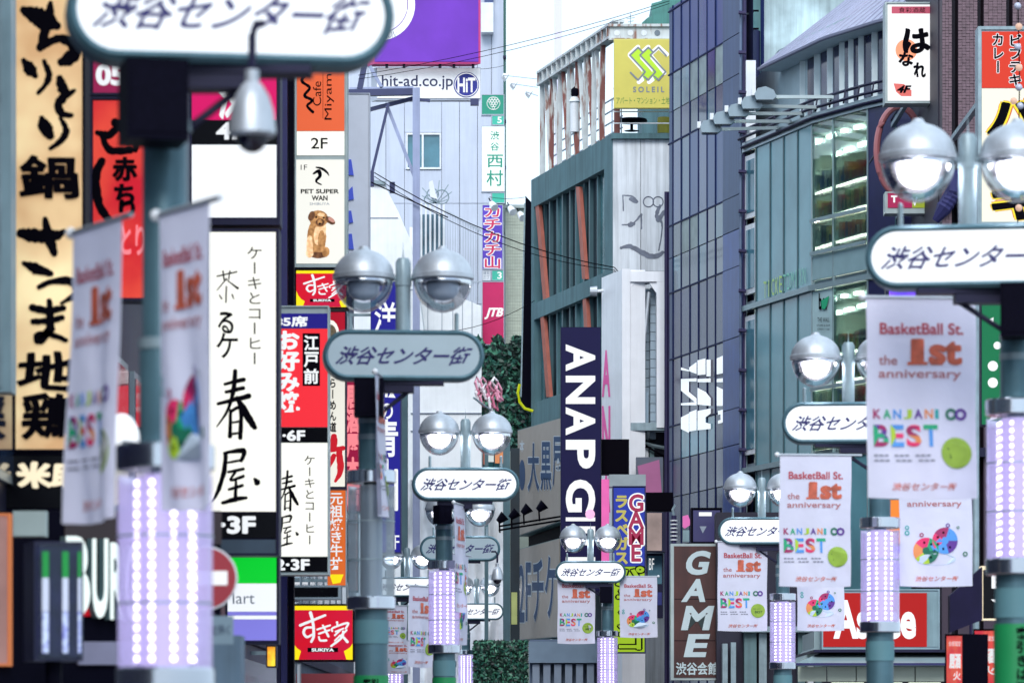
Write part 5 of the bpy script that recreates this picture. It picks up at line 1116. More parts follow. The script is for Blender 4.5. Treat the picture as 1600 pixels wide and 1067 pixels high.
# signs on the green building
B = Board('vertical_sign', 'white lit sign with orange sun and brush hiragana in front of the curved roof', 'sign', 1383, 4, 1464, 162, 78, .5, mat('sign_frame_grey'), fr=2.2)
B.panel(1387, 8, 1460, 158, lit('hana_white', '#f6f4f4', .85))
def hana(mb, p):
    mb.rect(p, 1393, 11, 1455, 22, .021, .019, mat('hana_red', '#b84a60', var=0, emit=.3)); T(mb, p, '食彩酒蔵', (1404, 12.5, 1446, 20.5), INK, 0, .024)
    mb.flat(p, circ(1416, 79, 17, 28), .021, mat('hana_orange', '#f0946c', var=.15, scale=4, emit=.4))
    T(mb, p, 'は', (1411, 45, 1453, 84), INK, .05, .024, wob=.03); T(mb, p, 'な', (1404, 82, 1427, 104), INK, .045, .024, wob=.03); T(mb, p, 'れ', (1427, 99, 1447, 122), INK, .045, .024, wob=.03)
    mb.flat(p, [(1396,131),(1412,132),(1424,142),(1424,151),(1408,151),(1400,144)], .021, mat('hana_fan', '#d8645c', var=.1, emit=.3)); T(mb, p, '4F', (1402, 134, 1422, 146), INK, .05, .024, shear=.4)
B.let(hana, 'lettering')
mb = MB(); mb.bar(B.pl(1424, 60, -.5), Vector((B.pl(1424, 60).x, gD(1424)+.2, B.pl(1424, 60).z+0)), .06, STEEL); mb.bar(B.pl(1424, 150, -.5), Vector((B.pl(1424, 150).x, gD(1424)+.2, B.pl(1424, 150).z)), .06, STEEL); mb.build('bracket', B.root)
t = thing('neon_ring', 'salmon coloured ring emblem on the navy wall behind the lamp globe', 'emblem', W(1405, 290, 80.5)); mb = MB(); q = cp(80.3); mb.tube([q(1405+35*math.cos(a), 235+68*math.sin(a), 0) for a in [i*math.pi/18 for i in range(37)]], .07, mat('ring_salmon', '#b46c70', rough=.4, var=.1), 8); mb.build('ring', t, True)
mb = MB(); [mb.bar(q(x, y), q(x, y, -1.8), .02, DARK) for x, y in ((1371, 235), (1439, 235), (1405, 167))]; mb.build('bracket', t)
B = Board('shop_sign', 'small red and yellow green sign box below the lamp globe', 'sign', 1383, 300, 1466, 334, 79, .4, mat('sign_frame_grey'), fr=2)
B.panel(1387, 302, 1425, 325, lit('tv_red', '#b83060', .55), name='red_panel'); B.let(lambda mb, p: T(mb, p, 'T', (1392, 306, 1402, 317), WPRINT, .05, .024)); B.panel(1425.5, 302, 1462, 325, lit('tv_lime', '#a8b83c', .55), name='lime_panel'); B.let(lambda mb, p: T(mb, p, 'V', (1424, 308, 1434, 322), WPRINT, .05, .024))
mb = MB(); mb.bar(B.pl(1424, 310, -.4), B.pl(1424, 310, -3), .05, STEEL); mb.build('bracket', B.root)
B = Board('vertical_sign', 'violet lit fascia strip just under the cropped oval sign', 'sign', 1384, 448, 1500, 470, 70, .3, DARK, fr=1); B.panel(1389, 450, 1470, 468, lit('violet_lit', '#5a3cd0', .7, two='#7c50e8', tscale=3)); B.let(lambda mb, p: T(mb, p, '営業中', (1446, 452, 1486, 466), WPRINT, .03, .024))
t = thing('rolled_banner', 'dark blue bundled cloth hanging beside the brown tiles', 'cloth', W(1478, 330, 76)); mb = MB()
for i in range(5): mb.tube([W(1462+i*3, 345-i*4, 76), W(1475+i*4, 325-i*6, 75.9), W(1492, 300-i*8, 76)], [.08, .16, .1], mat('cloth_navy', '#2c2c60', rough=.8, var=.25), 8)
mb.build('folds', t, True)

# ================================================================== BROWN TILED BUILDING
t = thing('brown_building', 'brown ribbed tile building with dark vertical slots beside the hiragana sign', 'building', (11, 80, 0)); c = cp(76)
mb = MB(); mb.rect(c, 1470, -300, 1900, 1240, -.5, -8, mat('slot_dark', '#15122c', var=.1)); mb.build('wall', t)
BT = mat('brown_tile', '#6e5660', rough=.55, var=.25, scale=8, bump=.2)
for a, b in ((1472, 1487), (1497, 1527), (1537, 1572), (1582, 1615), (1625, 1680), (1690, 1745), (1755, 1810)):
    mb = MB(); mb.rect(c, a, -300, b, 1240, 0, -.5, mat('brown_joint', '#3c2c3c', var=.1)); cl = mb.build('column', t)
    if a < 1600:
        base = None; nh = 5 if b-a > 20 else 3; wd = (b-a)/nh
        mb = MB()
        for i in range(nh):
            for j in range(130): mb.rect(c, a+i*wd+.2, -20+j*4.6, a+(i+1)*wd-.2, -20+j*4.6+4.1, .02+.006*((i+j) % 3), .001, BT)
        o = mb.build('tile_field', cl); o['kind'] = 'stuff'
for y in (440, 700): mb = MB(); mb.rect(c, 1470, y, 1900, y+14, .12, -.5, DARK); mb.build('band', t)
B = Board('vertical_sign', 'red and cream beef steak curry sign with fat yellow edged lettering', 'sign', 1528, 42, 1640, 352, 66, .4, STEEL, fr=5)
B.panel(1534, 50, 1636, 138, lit('steak_red', '#e0402c', .65), name='red_panel')
for o_, m_, b_ in ((.022, WPRINT, .075), (.026, INK, .03)): B.let(lambda mb, p: (V(mb, p, 'カレー', (1549, 52, 1569, 116), m_, b_, o_, 1), V(mb, p, 'ビフテキ', (1575, 54, 1597, 136), m_, b_, o_, 1)))
B.panel(1534, 139, 1636, 348, lit('steak_cream', '#f4f0dc', .75), name='cream_panel')
for o_, m_, b_ in ((.022, mat('steak_edge', '#d0502c', var=0), .095), (.024, lit('steak_yellow', '#ffe63a', .7), .08), (.028, INK, .04)): B.let(lambda mb, p: (T(mb, p, 'パ', (1543-b_*40, 152-b_*40, 1626+b_*40, 212+b_*40), m_, b_, o_), T(mb, p, 'ー', (1560, 222, 1610, 236), m_, b_, o_), T(mb, p, 'キ', (1550-b_*40, 286-b_*40, 1626+b_*40, 344+b_*20), m_, b_, o_)))
mb = MB(); mb.bar(B.pl(1590, 80, -.4), B.pl(1590, 80, -9.6), .07, STEEL); mb.bar(B.pl(1590, 300, -.4), B.pl(1590, 300, -9.6), .07, STEEL); mb.build('bracket', B.root)
t = thing('string_lights', 'strand of pale globe bulbs hanging at the edge by the steak sign', 'string lights', W(1592, 345, 48))
mb = MB(); mb.tube([W(1590, -20, 48), W(1593, 120, 48), W(1590, 350, 48)], .008, INK, 5); mb.build('wire', t)
for i, y in enumerate((10, 42, 74, 106, 137, 158, 166, 325)): mb = MB(); x_ = (1590, 1592, 1590, 1592, 1592, 1584, 1594, 1592)[i]; mb.lathe(W(x_, y, 47.9), [(.001,.045)]+[(.045*math.sin(R(a)), .045*math.cos(R(a))) for a in (30, 60, 90, 120, 150)]+[(.001,-.045)], lit('bulb_peach', '#f4c8b0', .6) if i % 2 else mat('bulb_grey', '#b8bcd0', rough=.2, var=0), 12); mb.build('bulb', t, 'all')
B = Board('vertical_sign', 'green sign with white playing card shapes behind the banner edge', 'sign', 1532, 462, 1600, 665, 58, .3, DARK, fr=1)
B.panel(1534, 464, 1598, 663, lit('deep_green_lit', '#1c7c50', .55)); B.let(lambda mb, p: (mb.flat(p, circ(1551, 572, 8, 14), .022, WPRINT), mb.flat(p, circ(1551, 598, 8, 14), .022, WPRINT), mb.flat(p, circ(1558, 540, 6, 14), .022, WPRINT), mb.flat(p, [(1545, 657), (1558, 636), (1558, 654)], .022, WPRINT), mb.flat(p, [(1544, 500), (1552, 496), (1552, 504)], .022, WPRINT)), 'print')
t = thing('conduit_post', 'slim silver upright post at the edge of the largest banner', 'post', (W(1524, 0, 50).x, 50, 0)); mb = MB(); mb.bar((W(1524, 0, 50).x, 50, 0), W(1524, 440, 50), .05, STEEL, 10); mb.build('pipe', t, True); mb = MB(); mb.bar((W(1518, 0, 50).x, 50, 0), W(1518, 440, 50), .03, mat('pipe_violet'), 8); mb.build('cable_pipe', t)
B = Board('vertical_sign', 'black sign with white letter E and arrow beside the pole', 'sign', 1533, 884, 1580, 968, 50, .25, lit('cream_lit'), fr=2); B.panel(1536, 890, 1578, 966, mat('black_acrylic')); B.let(lambda mb, p: (T(mb, p, 'E', (1549, 899, 1566, 919), WPRINT, .04, .024), mb.flat(p, [(1548, 936), (1572, 936), (1562, 948)], .024, WPRINT)))
for i, (a, b) in enumerate(((1480, 1508), (1524, 1562))):
    B = Board('menu_light_box', ('red lit menu box with white print beneath the violet banner tail', 'second red lit menu box close to the green wrapped pole')[i], 'light box', a, 990-i*8, b, 1110, None, .3, BLK, fr=1, pl=Pl(W(a, 0, 46.5).xy, W(b, 0, 46).xy)); B.panel(a+1, 993-i*8, b-1, 1100, lit('menu_red', '#d03848', .75, two='#e06450', tscale=4))
    B.let(lambda mb, p: (T(mb, p, '居酒', (a+6, 1020-i*8, b-4, 1044-i*8), WPRINT, .05, .024), T(mb, p, '全席個室', (a+5, 1001-i*8, b-4, 1009-i*8), WPRINT, 0, .024), T(mb, p, '火', (a+12, 1048-i*8, b-4, 1062-i*8), WPRINT, .02, .024)))
mb = MB(); t = thing('shop_shed', 'dark violet roofed stall above the red menu boxes', 'stall', W(1500, 1067, 49)); c = cp(49)
mb.prism(c, [(1484, 930), (1535, 885), (1535, 968), (1484, 988)], 0, -.2, mat('stall_violet', '#1a1636', var=.3, spec=.15)); mb.build('roof', t)
B = Board('vertical_sign', 'orange strip sign half hidden beside the lit LED tube', 'sign', 1384, 780, 1408, 850, 56, .2, DARK, fr=0); B.panel(1385, 781, 1407, 849, lit('strip_orange', '#f08838', .75)); B = Board('vertical_sign', 'violet striped sign below the orange strip', 'sign', 1384, 852, 1408, 905, 56, .2, DARK, fr=0); B.panel(1385, 853, 1407, 904, lit('violet_lit')); B.let(lambda mb, p: T(mb, p, '写真館', (1386, 862, 1406, 880), WPRINT, .02, .024))

# shoe shop sign and canopy
B = Board('shop_sign', 'wide red shoe shop sign with tall white letters', 'sign', 1284, 920, 1468, 1014, 74, .6, mat('asbee_frame', '#8ba4ae', rough=.4, var=.1), fr=2)
B.panel(1286, 926, 1448, 1010, lit('asbee_red', '#cc2422', .6, k=.85)); B.let(lambda mb, p: T(mb, p, 'Asbee', (1302, 937, 1431, 998), WPRINT, .036, .024)); B.panel(1449, 926, 1466, 1010, mat('pale_teal_metal'), name='end_panel')
mb = MB(); mb.bar(B.pl(1320, 970, -.6), B.pl(1320, 970, -8), .08, STEEL); mb.bar(B.pl(1430, 970, -.6), B.pl(1430, 970, -8), .08, STEEL); mb.build('bracket', B.root)
t = thing('canopy', 'pale grey shop canopy with lit underside below the red shoe sign', 'canopy', W(1400, 1067, 73)); c = cp(73)
mb = MB(); mb.rect(c, 1270, 1015, 1560, 1019, .3, -6, DARK); mb.build('top_ledge', t)
mb = MB(); A_ = [W(1243, 1036, 72), W(1570, 1036, 72), W(1570, 1019, 73.4), W(1282, 1019, 73.4)]; mb.add(A_+[p+Vector((0,.05,-.05)) for p in A_], [(0,1,2,3),(7,6,5,4),(0,4,5,1),(1,5,6,2),(2,6,7,3),(3,7,4,0)], mat('canopy_pale', '#9cb0b4', rough=.35, metal=.3, var=.1)); mb.build('slope', t)
mb = MB(); mb.bar(W(1243, 1037, 72), W(1570, 1037, 72), .03, mat('navy_steel')); mb.build('gutter', t)
for i in range(7): mb = MB(); a = 1246+i*46; mb.rect(cp(72.4), a+1, 1041, a+45, 1064, 0, -.1, mat('fascia_cream', '#b4bcac', rough=.4, var=.08)); mb.build('fascia_panel', t)
for i in range(4): mb = MB(); a = 1300+i*60; mb.rect(cp(73), a, 1066, a+50, 1076, 0, -.1, glow('canopy_light', '#f4ffe8', 1.6)); mb.build('lamp', t)
# street level piers under the curved building
t = thing('shop_facade', 'grey blue ground floor piers and shutters beneath the curved green building', 'facade', W(1200, 1067, 80)); 
mb = MB(); mb.rect(cp(83.5), 1120, 800, 1300, 1240, 0, -1, mat('slot_dark')); mb.build('wall', t)
for a, b, y0, m_ in ((1129, 1137, 1005, STEEL), (1142, 1150, 1003, STEEL), (1163, 1182, 985, TEALP), (1186, 1198, 985, STEEL), (1247, 1258, 986, TEALP), (1262, 1271, 1000, CONL), (1274, 1284, 986, TEALP)):
    mb = MB(); mb.rect(cp(83), a, y0, b, 1240, 0, -.4, m_); mb.build('pier', t)
mb = MB(); mb.rect(cp(82.8), 1160, 978, 1300, 987, 0, -.6, STEEL); mb.build('lintel', t)
mb = MB(); mb.prism(cp(74.5), [(1272, 986), (1286, 986), (1282, 1022), (1246, 1036), (1272, 1012)], 0, -3, mat('canopy_pale')); mb.build('flank', t)

# ================================================================== ANAP corner
t = thing('sign_tower', 'white steel framed sign tower with angled blank face beside the navy sign', 'sign structure', (2.6, 98, 0)); WP = mat('tower_white', '#f0f2f8', rough=.5, var=.04, streak=.08); D0 = 97
q1 = Pl(W(940, 0, 98.4).xy, W(972, 0, 96.4).xy)
mb = MB(); mb.prism(q1, [(940, 434), (972, 421), (972, 1240), (940, 1240)], 0, -.6, WP); mb.build('angled_face', t)
q2 = cp(96.4)
for r_, nm in (((972.2, 420, 984.5, 782), 'post'), ((984.6, 424, 1042, 440), 'beam'), ((1026, 440.2, 1042, 668), 'post')):
    mb = MB(); mb.rect(q2, *r_, 0, -.5, WP); mb.build(nm, t)
mb = MB(); mb.rect(q2, 985, 441, 1026, 700, -1.4, -1.6, INK); mb.build('recess', t)
tc_ = mat('tile_greyblue', '#98aab8', rough=.5, var=.15)
for j in range(17):
    for i in range(2):
        mb = MB(); x0 = 1008+i*9; mb.rect(q2, x0+.2, 446+j*14, x0+8.8, 446+j*14+13.2, -.8+.3*i, -1.2, tc_); mb.build('tile', t)
mb = MB(); mb.prism(q2, [(985, 441), (992, 441), (985, 450)], -.05, -.2, WP); mb.prism(q2, [(1014, 441), (1026, 441), (1026, 458)], -.05, -.2, WP); mb.build('gusset', t)
mb = MB(); mb.bar(q2(1014, 455, -.2), q2(1000, 600, -.2), .05, SILV, 8); mb.bar(q2(1000, 600, -.2), q2(998, 655, -.2), .035, SILV, 8); mb.build('tension_rod', t)
mb = MB(); mb.rect(q2, 990, 610, 1014, 668, -.4, -.8, mat('panel_greyblue', '#8fa4b4', var=.1)); mb.build('backing_panel', t)
mb = MB(); mb.rect(q2, 984.6, 660, 1042, 672, -.05, -.5, STEEL); mb.build('lower_beam', t)
mb = MB()
for ch, y0, y1, x1 in (('A', 547, 620, 954), ('N', 634, 720, 954), ('A', 740, 800, 954), ('P', 812, 880, 952)): T(mb, q1, ch, (941, y0, x1, y1), mat('anap_pink', '#d84c9c', var=0, emit=.2), .03, .01)
mb.build('pink_lettering', t)
t = thing('floodlight', 'little silver floodlight on the edge of the white sign tower', 'floodlight', W(925, 456, 98)); mb = MB(); mb.bar(W(922, 455, 98), W(933, 455, 98), .11, SILV, 12, .13); mb.build('housing', t); mb = MB(); mb.bar(W(933, 455, 98), W(943, 454, 98), .04, WHT, 8); mb.build('arm', t)
t = thing('pipe_cluster', 'small tangle of pipes and scribbled boxes below the white sign tower', 'pipes', W(1015, 700, 97)); mb = MB(); mb.tube([W(x, y, 96.9) for x, y in ((985, 676), (1000, 690), (1020, 696), (1040, 700))], .05, STEEL, 6); mb.tube([W(x, y, 96.8) for x, y in ((990, 682), (1015, 700), (1040, 714))], .03, INK, 6); mb.build('pipe', t, True)
mb = MB(); mb.rect(cp(97.3), 984, 675, 1044, 770, 0, -.4, mat('slot_dark')); mb.build('backing', t)
for i in range(4): mb = MB(); mb.rect(cp(97), 988+i*9, 700, 995+i*9, 716, .1, -.1, (CONL, TEALP)[i % 2]); mb.build('meter_box', t)
B = Board('shop_sign', 'tilted dull pink sign panel below the pipe cluster', 'sign', 994, 714, 1036, 772, 95.8, .3, mat('frame_slate', '#5c6474', var=.1), fr=0); mb = MB(); mb.prism(B.pl, [(996, 728), (1030, 718), (1034, 770), (1002, 770)], .02, .002, mat('dull_pink', '#a05c88', var=.1, emit=.15)); mb.build('panel', B.root)
B = Board('vertical_sign', 'tall navy sign with huge white letters running downwards', 'sign', 876, 511, 939, 925, 93, .5, mat('anap_navy_frame', '#100c34', var=.05, spec=.2), fr=0); B.panel(877, 512, 938, 922, mat('anap_navy', '#130e42', rough=.4, var=.08, spec=.2))
def anap(mb, p):
    for ch, y0, y1 in (('A', 538, 580), ('N', 587, 631), ('A', 636, 680), ('P', 687, 732), ('G', 749, 800)): T(mb, p, ch, (884, y0, 930, y1), WPRINT, .038, .024, rot='cw')
    T(mb, p, 'I', (884, 808, 930, 814), WPRINT, .03, .024, rot='cw'); T(mb, p, 'R', (884, 822, 930, 862), WPRINT, .038, .024, rot='cw'); T(mb, p, 'L', (884, 870, 930, 904), WPRINT, .038, .024, rot='cw')
    mb.flat(p, circ(922, 803, 7.5, 20), .03, mat('dot_pink', '#f0b4d8', var=0, emit=.4))
B.let(anap)
mb = MB(); mb.bar(B.pl(908, 560, -.5), B.pl(908, 560, -8), .07, DARK); mb.bar(B.pl(908, 850, -.5), B.pl(908, 850, -8), .07, DARK); mb.build('bracket', B.root)
B = Board('signboard', 'plain black panel crossing the pink lettered face', 'panel', 939.5, 686, 983, 741, 93.5, .4, BLK, fr=0); B.panel(941, 688, 981, 739, INK)
B = Board('signboard', 'black crossbeam box between game sign and blue building', 'panel', 1006, 769, 1052, 798, 92, .4, BLK, fr=0); B.panel(1007, 770, 1051, 797, INK)
mb = MB(); t = thing('signboard', 'grey metal cap block above the blue game sign', 'panel', W(980, 760, 92)); mb.rect(cp(92), 952, 741, 1009, 760, 0, -.6, mat('cap_grey', '#9aa6ac', rough=.5, var=.15)); mb.build('block', t); mb = MB(); mb.rect(cp(92), 940, 748, 952, 880, -.1, -.3, mat('pink_tube', '#e060a8', var=.1, emit=.3)); mb.build('pink_edge', t)
B = Board('vertical_sign', 'blue and lime game arcade sign behind the hanging banner', 'sign', 957, 759, 1009, 1020, 88, .4, mat('game_navy', '#1c2058', var=.1), fr=1.2)
B.panel(959, 762, 1007, 884, lit('game_blue', '#3446b8', .5), name='blue_panel')
B.let(lambda mb, p: (V(mb, p, 'GAME', (982, 772, 1006, 876), WPRINT, .09, .022, 1.12), V(mb, p, 'GAME', (982, 772, 1006, 876), mat('game_red', '#a01c48', var=0, emit=.2), .03, .027, 1.12), V(mb, p, 'ラスベガス', (960, 772, 982, 882), mat('game_gold', '#b8ac54', var=0, emit=.2), .05, .022, 1)))
B.panel(959, 885, 1007, 1018, lit('game_lime', '#a4c828', .6), name='lime_panel')
B.let(lambda mb, p: (V(mb, p, 'パチンコ', (962, 884, 1006, 1016), INK, .09, .022, 1.05), V(mb, p, 'パチンコ', (962, 884, 1006, 1016), lit('game_lime'), .03, .027, 1.05)))
mb = MB(); mb.bar(B.pl(983, 800, -.4), B.pl(983, 800, -9), .06, DARK); mb.build('bracket', B.root)
B = Board('shop_sign', 'blurry beige and pink poster box between game sign and black pole', 'light box', 1010, 800, 1040, 862, 91, .3, DARK, fr=0); B.panel(1011, 801, 1034, 860, mat('beige_poster', '#b09890', var=.35, scale=2))
B = Board('shop_sign', 'small teal and navy shop boards stacked low by the game sign', 'sign', 1010, 864, 1036, 965, 91.5, .3, DARK, fr=0); B.panel(1012, 868, 1034, 912, mat('teal_board', '#4c7c90', var=.4, scale=3), name='teal_board'); B.let(lambda mb, p: T(mb, p, 'BF', (1014, 872, 1022, 890), WPRINT, 0, .024)); B.panel(1012, 925, 1034, 945, mat('navy_board', '#2c3480', var=.2), name='navy_board')
# brown signs
q = Pl((1.29, 100.5), (1.29-.25*5, 105.5))
def brown(label, pts, fn):
    t = thing('shop_sign', label, 'sign', q(845, pts[2][1], -.2), 'brown ticket shop boards'); mb = MB(); mb.prism(q, pts, 0, -.5, TEALP); mb.build('casing', t)
    mb = MB(); cx = sum(p[0] for p in pts)/4; cy = sum(p[1] for p in pts)/4; mb.prism(q, [(cx+(x-cx)*.97, cy+(y-cy)*.985) for x, y in pts], .02, .002, mat('board_taupe', '#8f857c', rough=.5, var=.08)); pn = mb.build('panel', t); mb = MB(); fn(mb, q); mb.build('lettering', pn)
    mb = MB(); a = q(860, pts[0][1]+30, -.5); mb.bar(a, a+Vector((.9, .3, 0)), .06, STEEL); mb.build('bracket', t)
SB = mat('slate_ink', '#33496a', var=0, spec=.1); SE = mat('pale_edge', '#b4bcc4', var=0)
def tx(mb, p, s, r_): T(mb, p, s, (r_[0]-.8, r_[1]-1.2, r_[2]+.8, r_[3]+1.2), SE, .039, .024); T(mb, p, s, r_, SB, .018, .03)
brown('taupe board with slate characters just below the concrete building windows', [(809, 672), (878, 652), (878, 814), (809, 838)], lambda mb, p: (tx(mb, p, '大', (826, 692, 844, 768)), tx(mb, p, '黒', (846, 690, 863, 766)), tx(mb, p, '屋', (865, 682, 880, 760)), mb.flat(p, [(817+5*math.cos(a), 742+24*math.sin(a)) for a in [i*math.pi/10 for i in range(20)]], .024, SB), T(mb, p, '本', (813, 688, 821, 706), SE, .02, .024)))
brown('lower taupe board reading 2F with slate katakana', [(809, 858), (876, 840), (876, 995), (809, 1000)], lambda mb, p: (tx(mb, p, '2', (812, 882, 821, 972)), tx(mb, p, 'F', (823, 878, 831, 970)), tx(mb, p, 'チ', (833, 872, 851, 972)), tx(mb, p, 'ケ', (853, 868, 872, 966))))
t = thing('track_lights', 'row of small black spotlights on a bar between the taupe boards', 'spotlights', W(830, 815, 98)); mb = MB(); mb.bar(W(780, 822, 98), W(880, 806, 96), .03, INK); mb.bar(W(780, 828, 98), W(880, 812, 96), .03, INK); mb.bar(W(878, 808, 96), W(878, 808, 104), .03, INK); mb.build('bar', t)
for x, y in ((783, 812), (802, 806), (821, 799), (845, 794)):
    D = 97.6-(x-783)*.02; mb = MB(); mb.bar(W(x+6, y-7, D), W(x-5, y+3, D), .14, BLK, 10, .07); mb.bar(W(x-3, y+2, D), W(x-2, y+20, D), .03, INK); mb.build('spot', t)
mb = MB(); mb.prism(q, [(812, 838), (878, 815), (878, 840), (812, 858)], -.25, -.5, INK); mb.build('backing', t)  # added black sheet, imitates the dark gap behind the lights
# building under the boards
t = thing('shop_facade', 'pale slatted ground floor facade under the taupe boards', 'facade', W(890, 1067, 99)); c = cp(99.5)
mb = MB(); mb.rect(c, 828, 998, 960, 1240, -.4, -3, mat('facade_core', '#64748c', var=.1)); mb.build('wall', t); mb = MB(); mb.rect(c, 826, 1002, 962, 1035, .1, -.5, mat('fascia_slate', '#7e93a8', rough=.5, var=.1)); mb.build('fascia', t)
for i in range(8): mb = MB(); a = 832+i*17; mb.rect(c, a, 1037, a+11, 1240, 0, -.35, mat('slat_slate', '#8e9cb0', rough=.5, var=.08)); mb.build('slat', t)

# brown GAME sign
B = Board('vertical_sign', 'brown wood grain sign with large pale italic letters spelling GAME', 'sign', 1048, 849, 1127, 1062, 84, .5, mat('sign_frame_grey'), fr=0); B.panel(1053, 853, 1125, 1058, mat('wood_brown', '#4a2420', rough=.4, var=.35, scale=1.6, streak=.35))
mb = MB(); mb.rect(B.pl, 1053, 935, 1125, 936, .022, .019, INK); mb.rect(B.pl, 1053, 1000, 1125, 1001, .022, .019, INK); mb.build('joint', B.last)
PL_ = mat('pale_letter', '#b9c8cc', rough=.3, var=.05, emit=.05)
def game(mb, p):
    for ch, r_ in (('G', (1072, 860, 1108, 898)), ('A', (1068, 904, 1106, 940)), ('M', (1068, 946, 1112, 984)), ('E', (1072, 990, 1106, 1026))): T(mb, p, ch, r_, PL_, .038, .03, shear=.22)
    T(mb, p, '渋谷会館', (1056, 1034, 1122, 1054), PL_, .025, .03)
B.let(game); mb = MB(); mb.bar(B.pl(1120, 880, -.5), B.pl(1120, 880, -6), .07, DARK); mb.bar(B.pl(1120, 1040, -.5), B.pl(1120, 1040, -6), .07, DARK); mb.build('bracket', B.root)
B = Board('shop_sign', 'dark violet lit box with small triangle and white tag above the brown game sign', 'light box', 1080, 793, 1128, 848, 85.5, .4, BLK, fr=2); B.panel(1083, 797, 1125, 846, mat('violet_box', '#3a3566', rough=.3, var=.1)); B.let(lambda mb, p: (mb.rect(p, 1092, 800, 1112, 806, .022, .019, WPRINT), mb.flat(p, [(1093, 822), (1104, 822), (1098, 833)], .022, mat('grey_print'))))
t = thing('vent_pipe', 'short ribbed flue with white rings beside the blue building', 'pipe', W(1053, 845, 88)); mb = MB(); mb.bar(W(1053, 850, 88), W(1053, 805, 88), .06, mat('pipe_violet'), 10); mb.tube([W(1053, 808, 88), W(1051, 796, 88), W(1055, 788, 88)], .03, STEEL); mb.build('tube', t)
for i in range(6): mb = MB(); mb.bar(W(1053, 812+i*6, 88), W(1053, 814+i*6, 88), .085, WHT, 10); mb.build('ring', t)
t = thing('shop_sign', 'pink rounded sign edge behind the ribbed flue', 'sign', W(1071, 822, 89)); mb = MB(); mb.prism(cp(89), [(1067, 806), (1075, 804), (1078, 812), (1078, 820), (1070, 825), (1067, 822)], 0, -.2, lit('pink_sign', '#e878c0', .6)); mb.rect(cp(89), 1067, 828, 1077, 846, 0, -.2, mat('pale_teal_metal')); mb.build('panel', t)

# ================================================================== MIDDLE: ivy, hedge, sheeting, far shops
def leaves(name, label, cat, pts_fn, n, size, mats, core=None):
    t = thing(name, label, cat, core['loc']); mb = MB(); mb.prism(core['pl'], core['poly'], -.25, -core['depth'], mat('hedge_core', '#10241c', var=.3)); mb.build('stem_mass', t)
    mb = MB()
    for i in range(n):
        p = pts_fn(); a = random.uniform(0, 6.3); tl = random.uniform(-.9, .9); s = size*random.uniform(.6, 1.4)
        u = Vector((math.cos(a), random.uniform(-.6, .6), math.sin(a))).normalized()*s; v = Vector((-math.sin(a), tl, math.cos(a))).normalized()*s*.6
        mb.add([p-u, p-v*.8, p+u, p+v*.8], [(0,1,2,3)], random.choice(mats))
    o = mb.build('foliage', t); o['kind'] = 'stuff'; return t
LM = [mat('leaf_%s' % n, c_, rough=.5, var=.2) for n, c_ in (('dark','#142e28'),('mid','#20483a'),('teal','#2c6658'),('deep','#0c221e'),('light','#4c8c70'))]
pv = cp(111); 
def ivyp():
    while True:
        x = random.uniform(738, 835); y = random.uniform(526, 702)
        if y < 536+10*math.sin(x*.2)-(x-745)*.1 or (x < 752 and random.random() < .5): continue
        return pv(x, y, random.uniform(-.25, .25))
leaves('ivy_wall', 'dense dark green ivy covering the wall below the travel agency sign', 'ivy', ivyp, 5200, .085, LM, dict(pl=pv, poly=[(746,540),(832,532),(832,700),(746,700)], depth=1.2, loc=pv(790, 702)))
ph_ = cp(90)
leaves('hedge', 'clipped dark hedge top at the bottom centre under the taupe boards', 'hedge', lambda: (lambda x, y: ph_(x, y, random.uniform(-1.1, .15) if y < 1008 else random.uniform(-.1, .18)))(random.uniform(740, 824), random.uniform(1000, 1100)), 5200, .05, LM, dict(pl=ph_, poly=[(744,1006),(822,1006),(822,1240),(744,1240)], depth=1.2, loc=ph_(783, 1240)))
t = thing('ribbon_flower', 'pink and white looped ribbon decoration above the lamp globes', 'decoration', W(763, 630, 56)); PK = [mat('ribbon_pink', '#eca0b8', rough=.6, var=.2), mat('ribbon_white', '#f6eef2', rough=.6, var=.1), mat('ribbon_red', '#d0708c', rough=.6, var=.2)]
rr_ = random.Random(3)
for i in range(16):
    cx, cy = 745+(i % 8)*4.6, 590+rr_.uniform(-6, 10)+(i//8)*12; L_ = rr_.uniform(16, 32); wv = rr_.uniform(2, 4); sl_ = rr_.uniform(-5, 5)
    mb = MB(); mb.tube([W(cx, cy, 56), W(cx-wv+sl_*.3, cy+L_*.4, 55.93), W(cx+sl_*.7, cy+L_*.85, 55.95), W(cx+wv+sl_, cy+L_, 56), W(cx+wv+1+sl_*.4, cy+L_*.45, 56.06), W(cx+1, cy+2, 56.02)], [.012, .022, .02, .022, .02, .012], PK[(0, 1, 0, 1, 2)[i % 5]], 6); mb.build('loop', t, True)
mb = MB(); mb.bar(W(763, 610, 56), W(766, 640, 56), .015, STEEL); mb.bar(W(766, 640, 56), Vector((W(740, 0, 54).x, 54.05, zof(640, 56))), .015, STEEL); mb.build('stem', t)
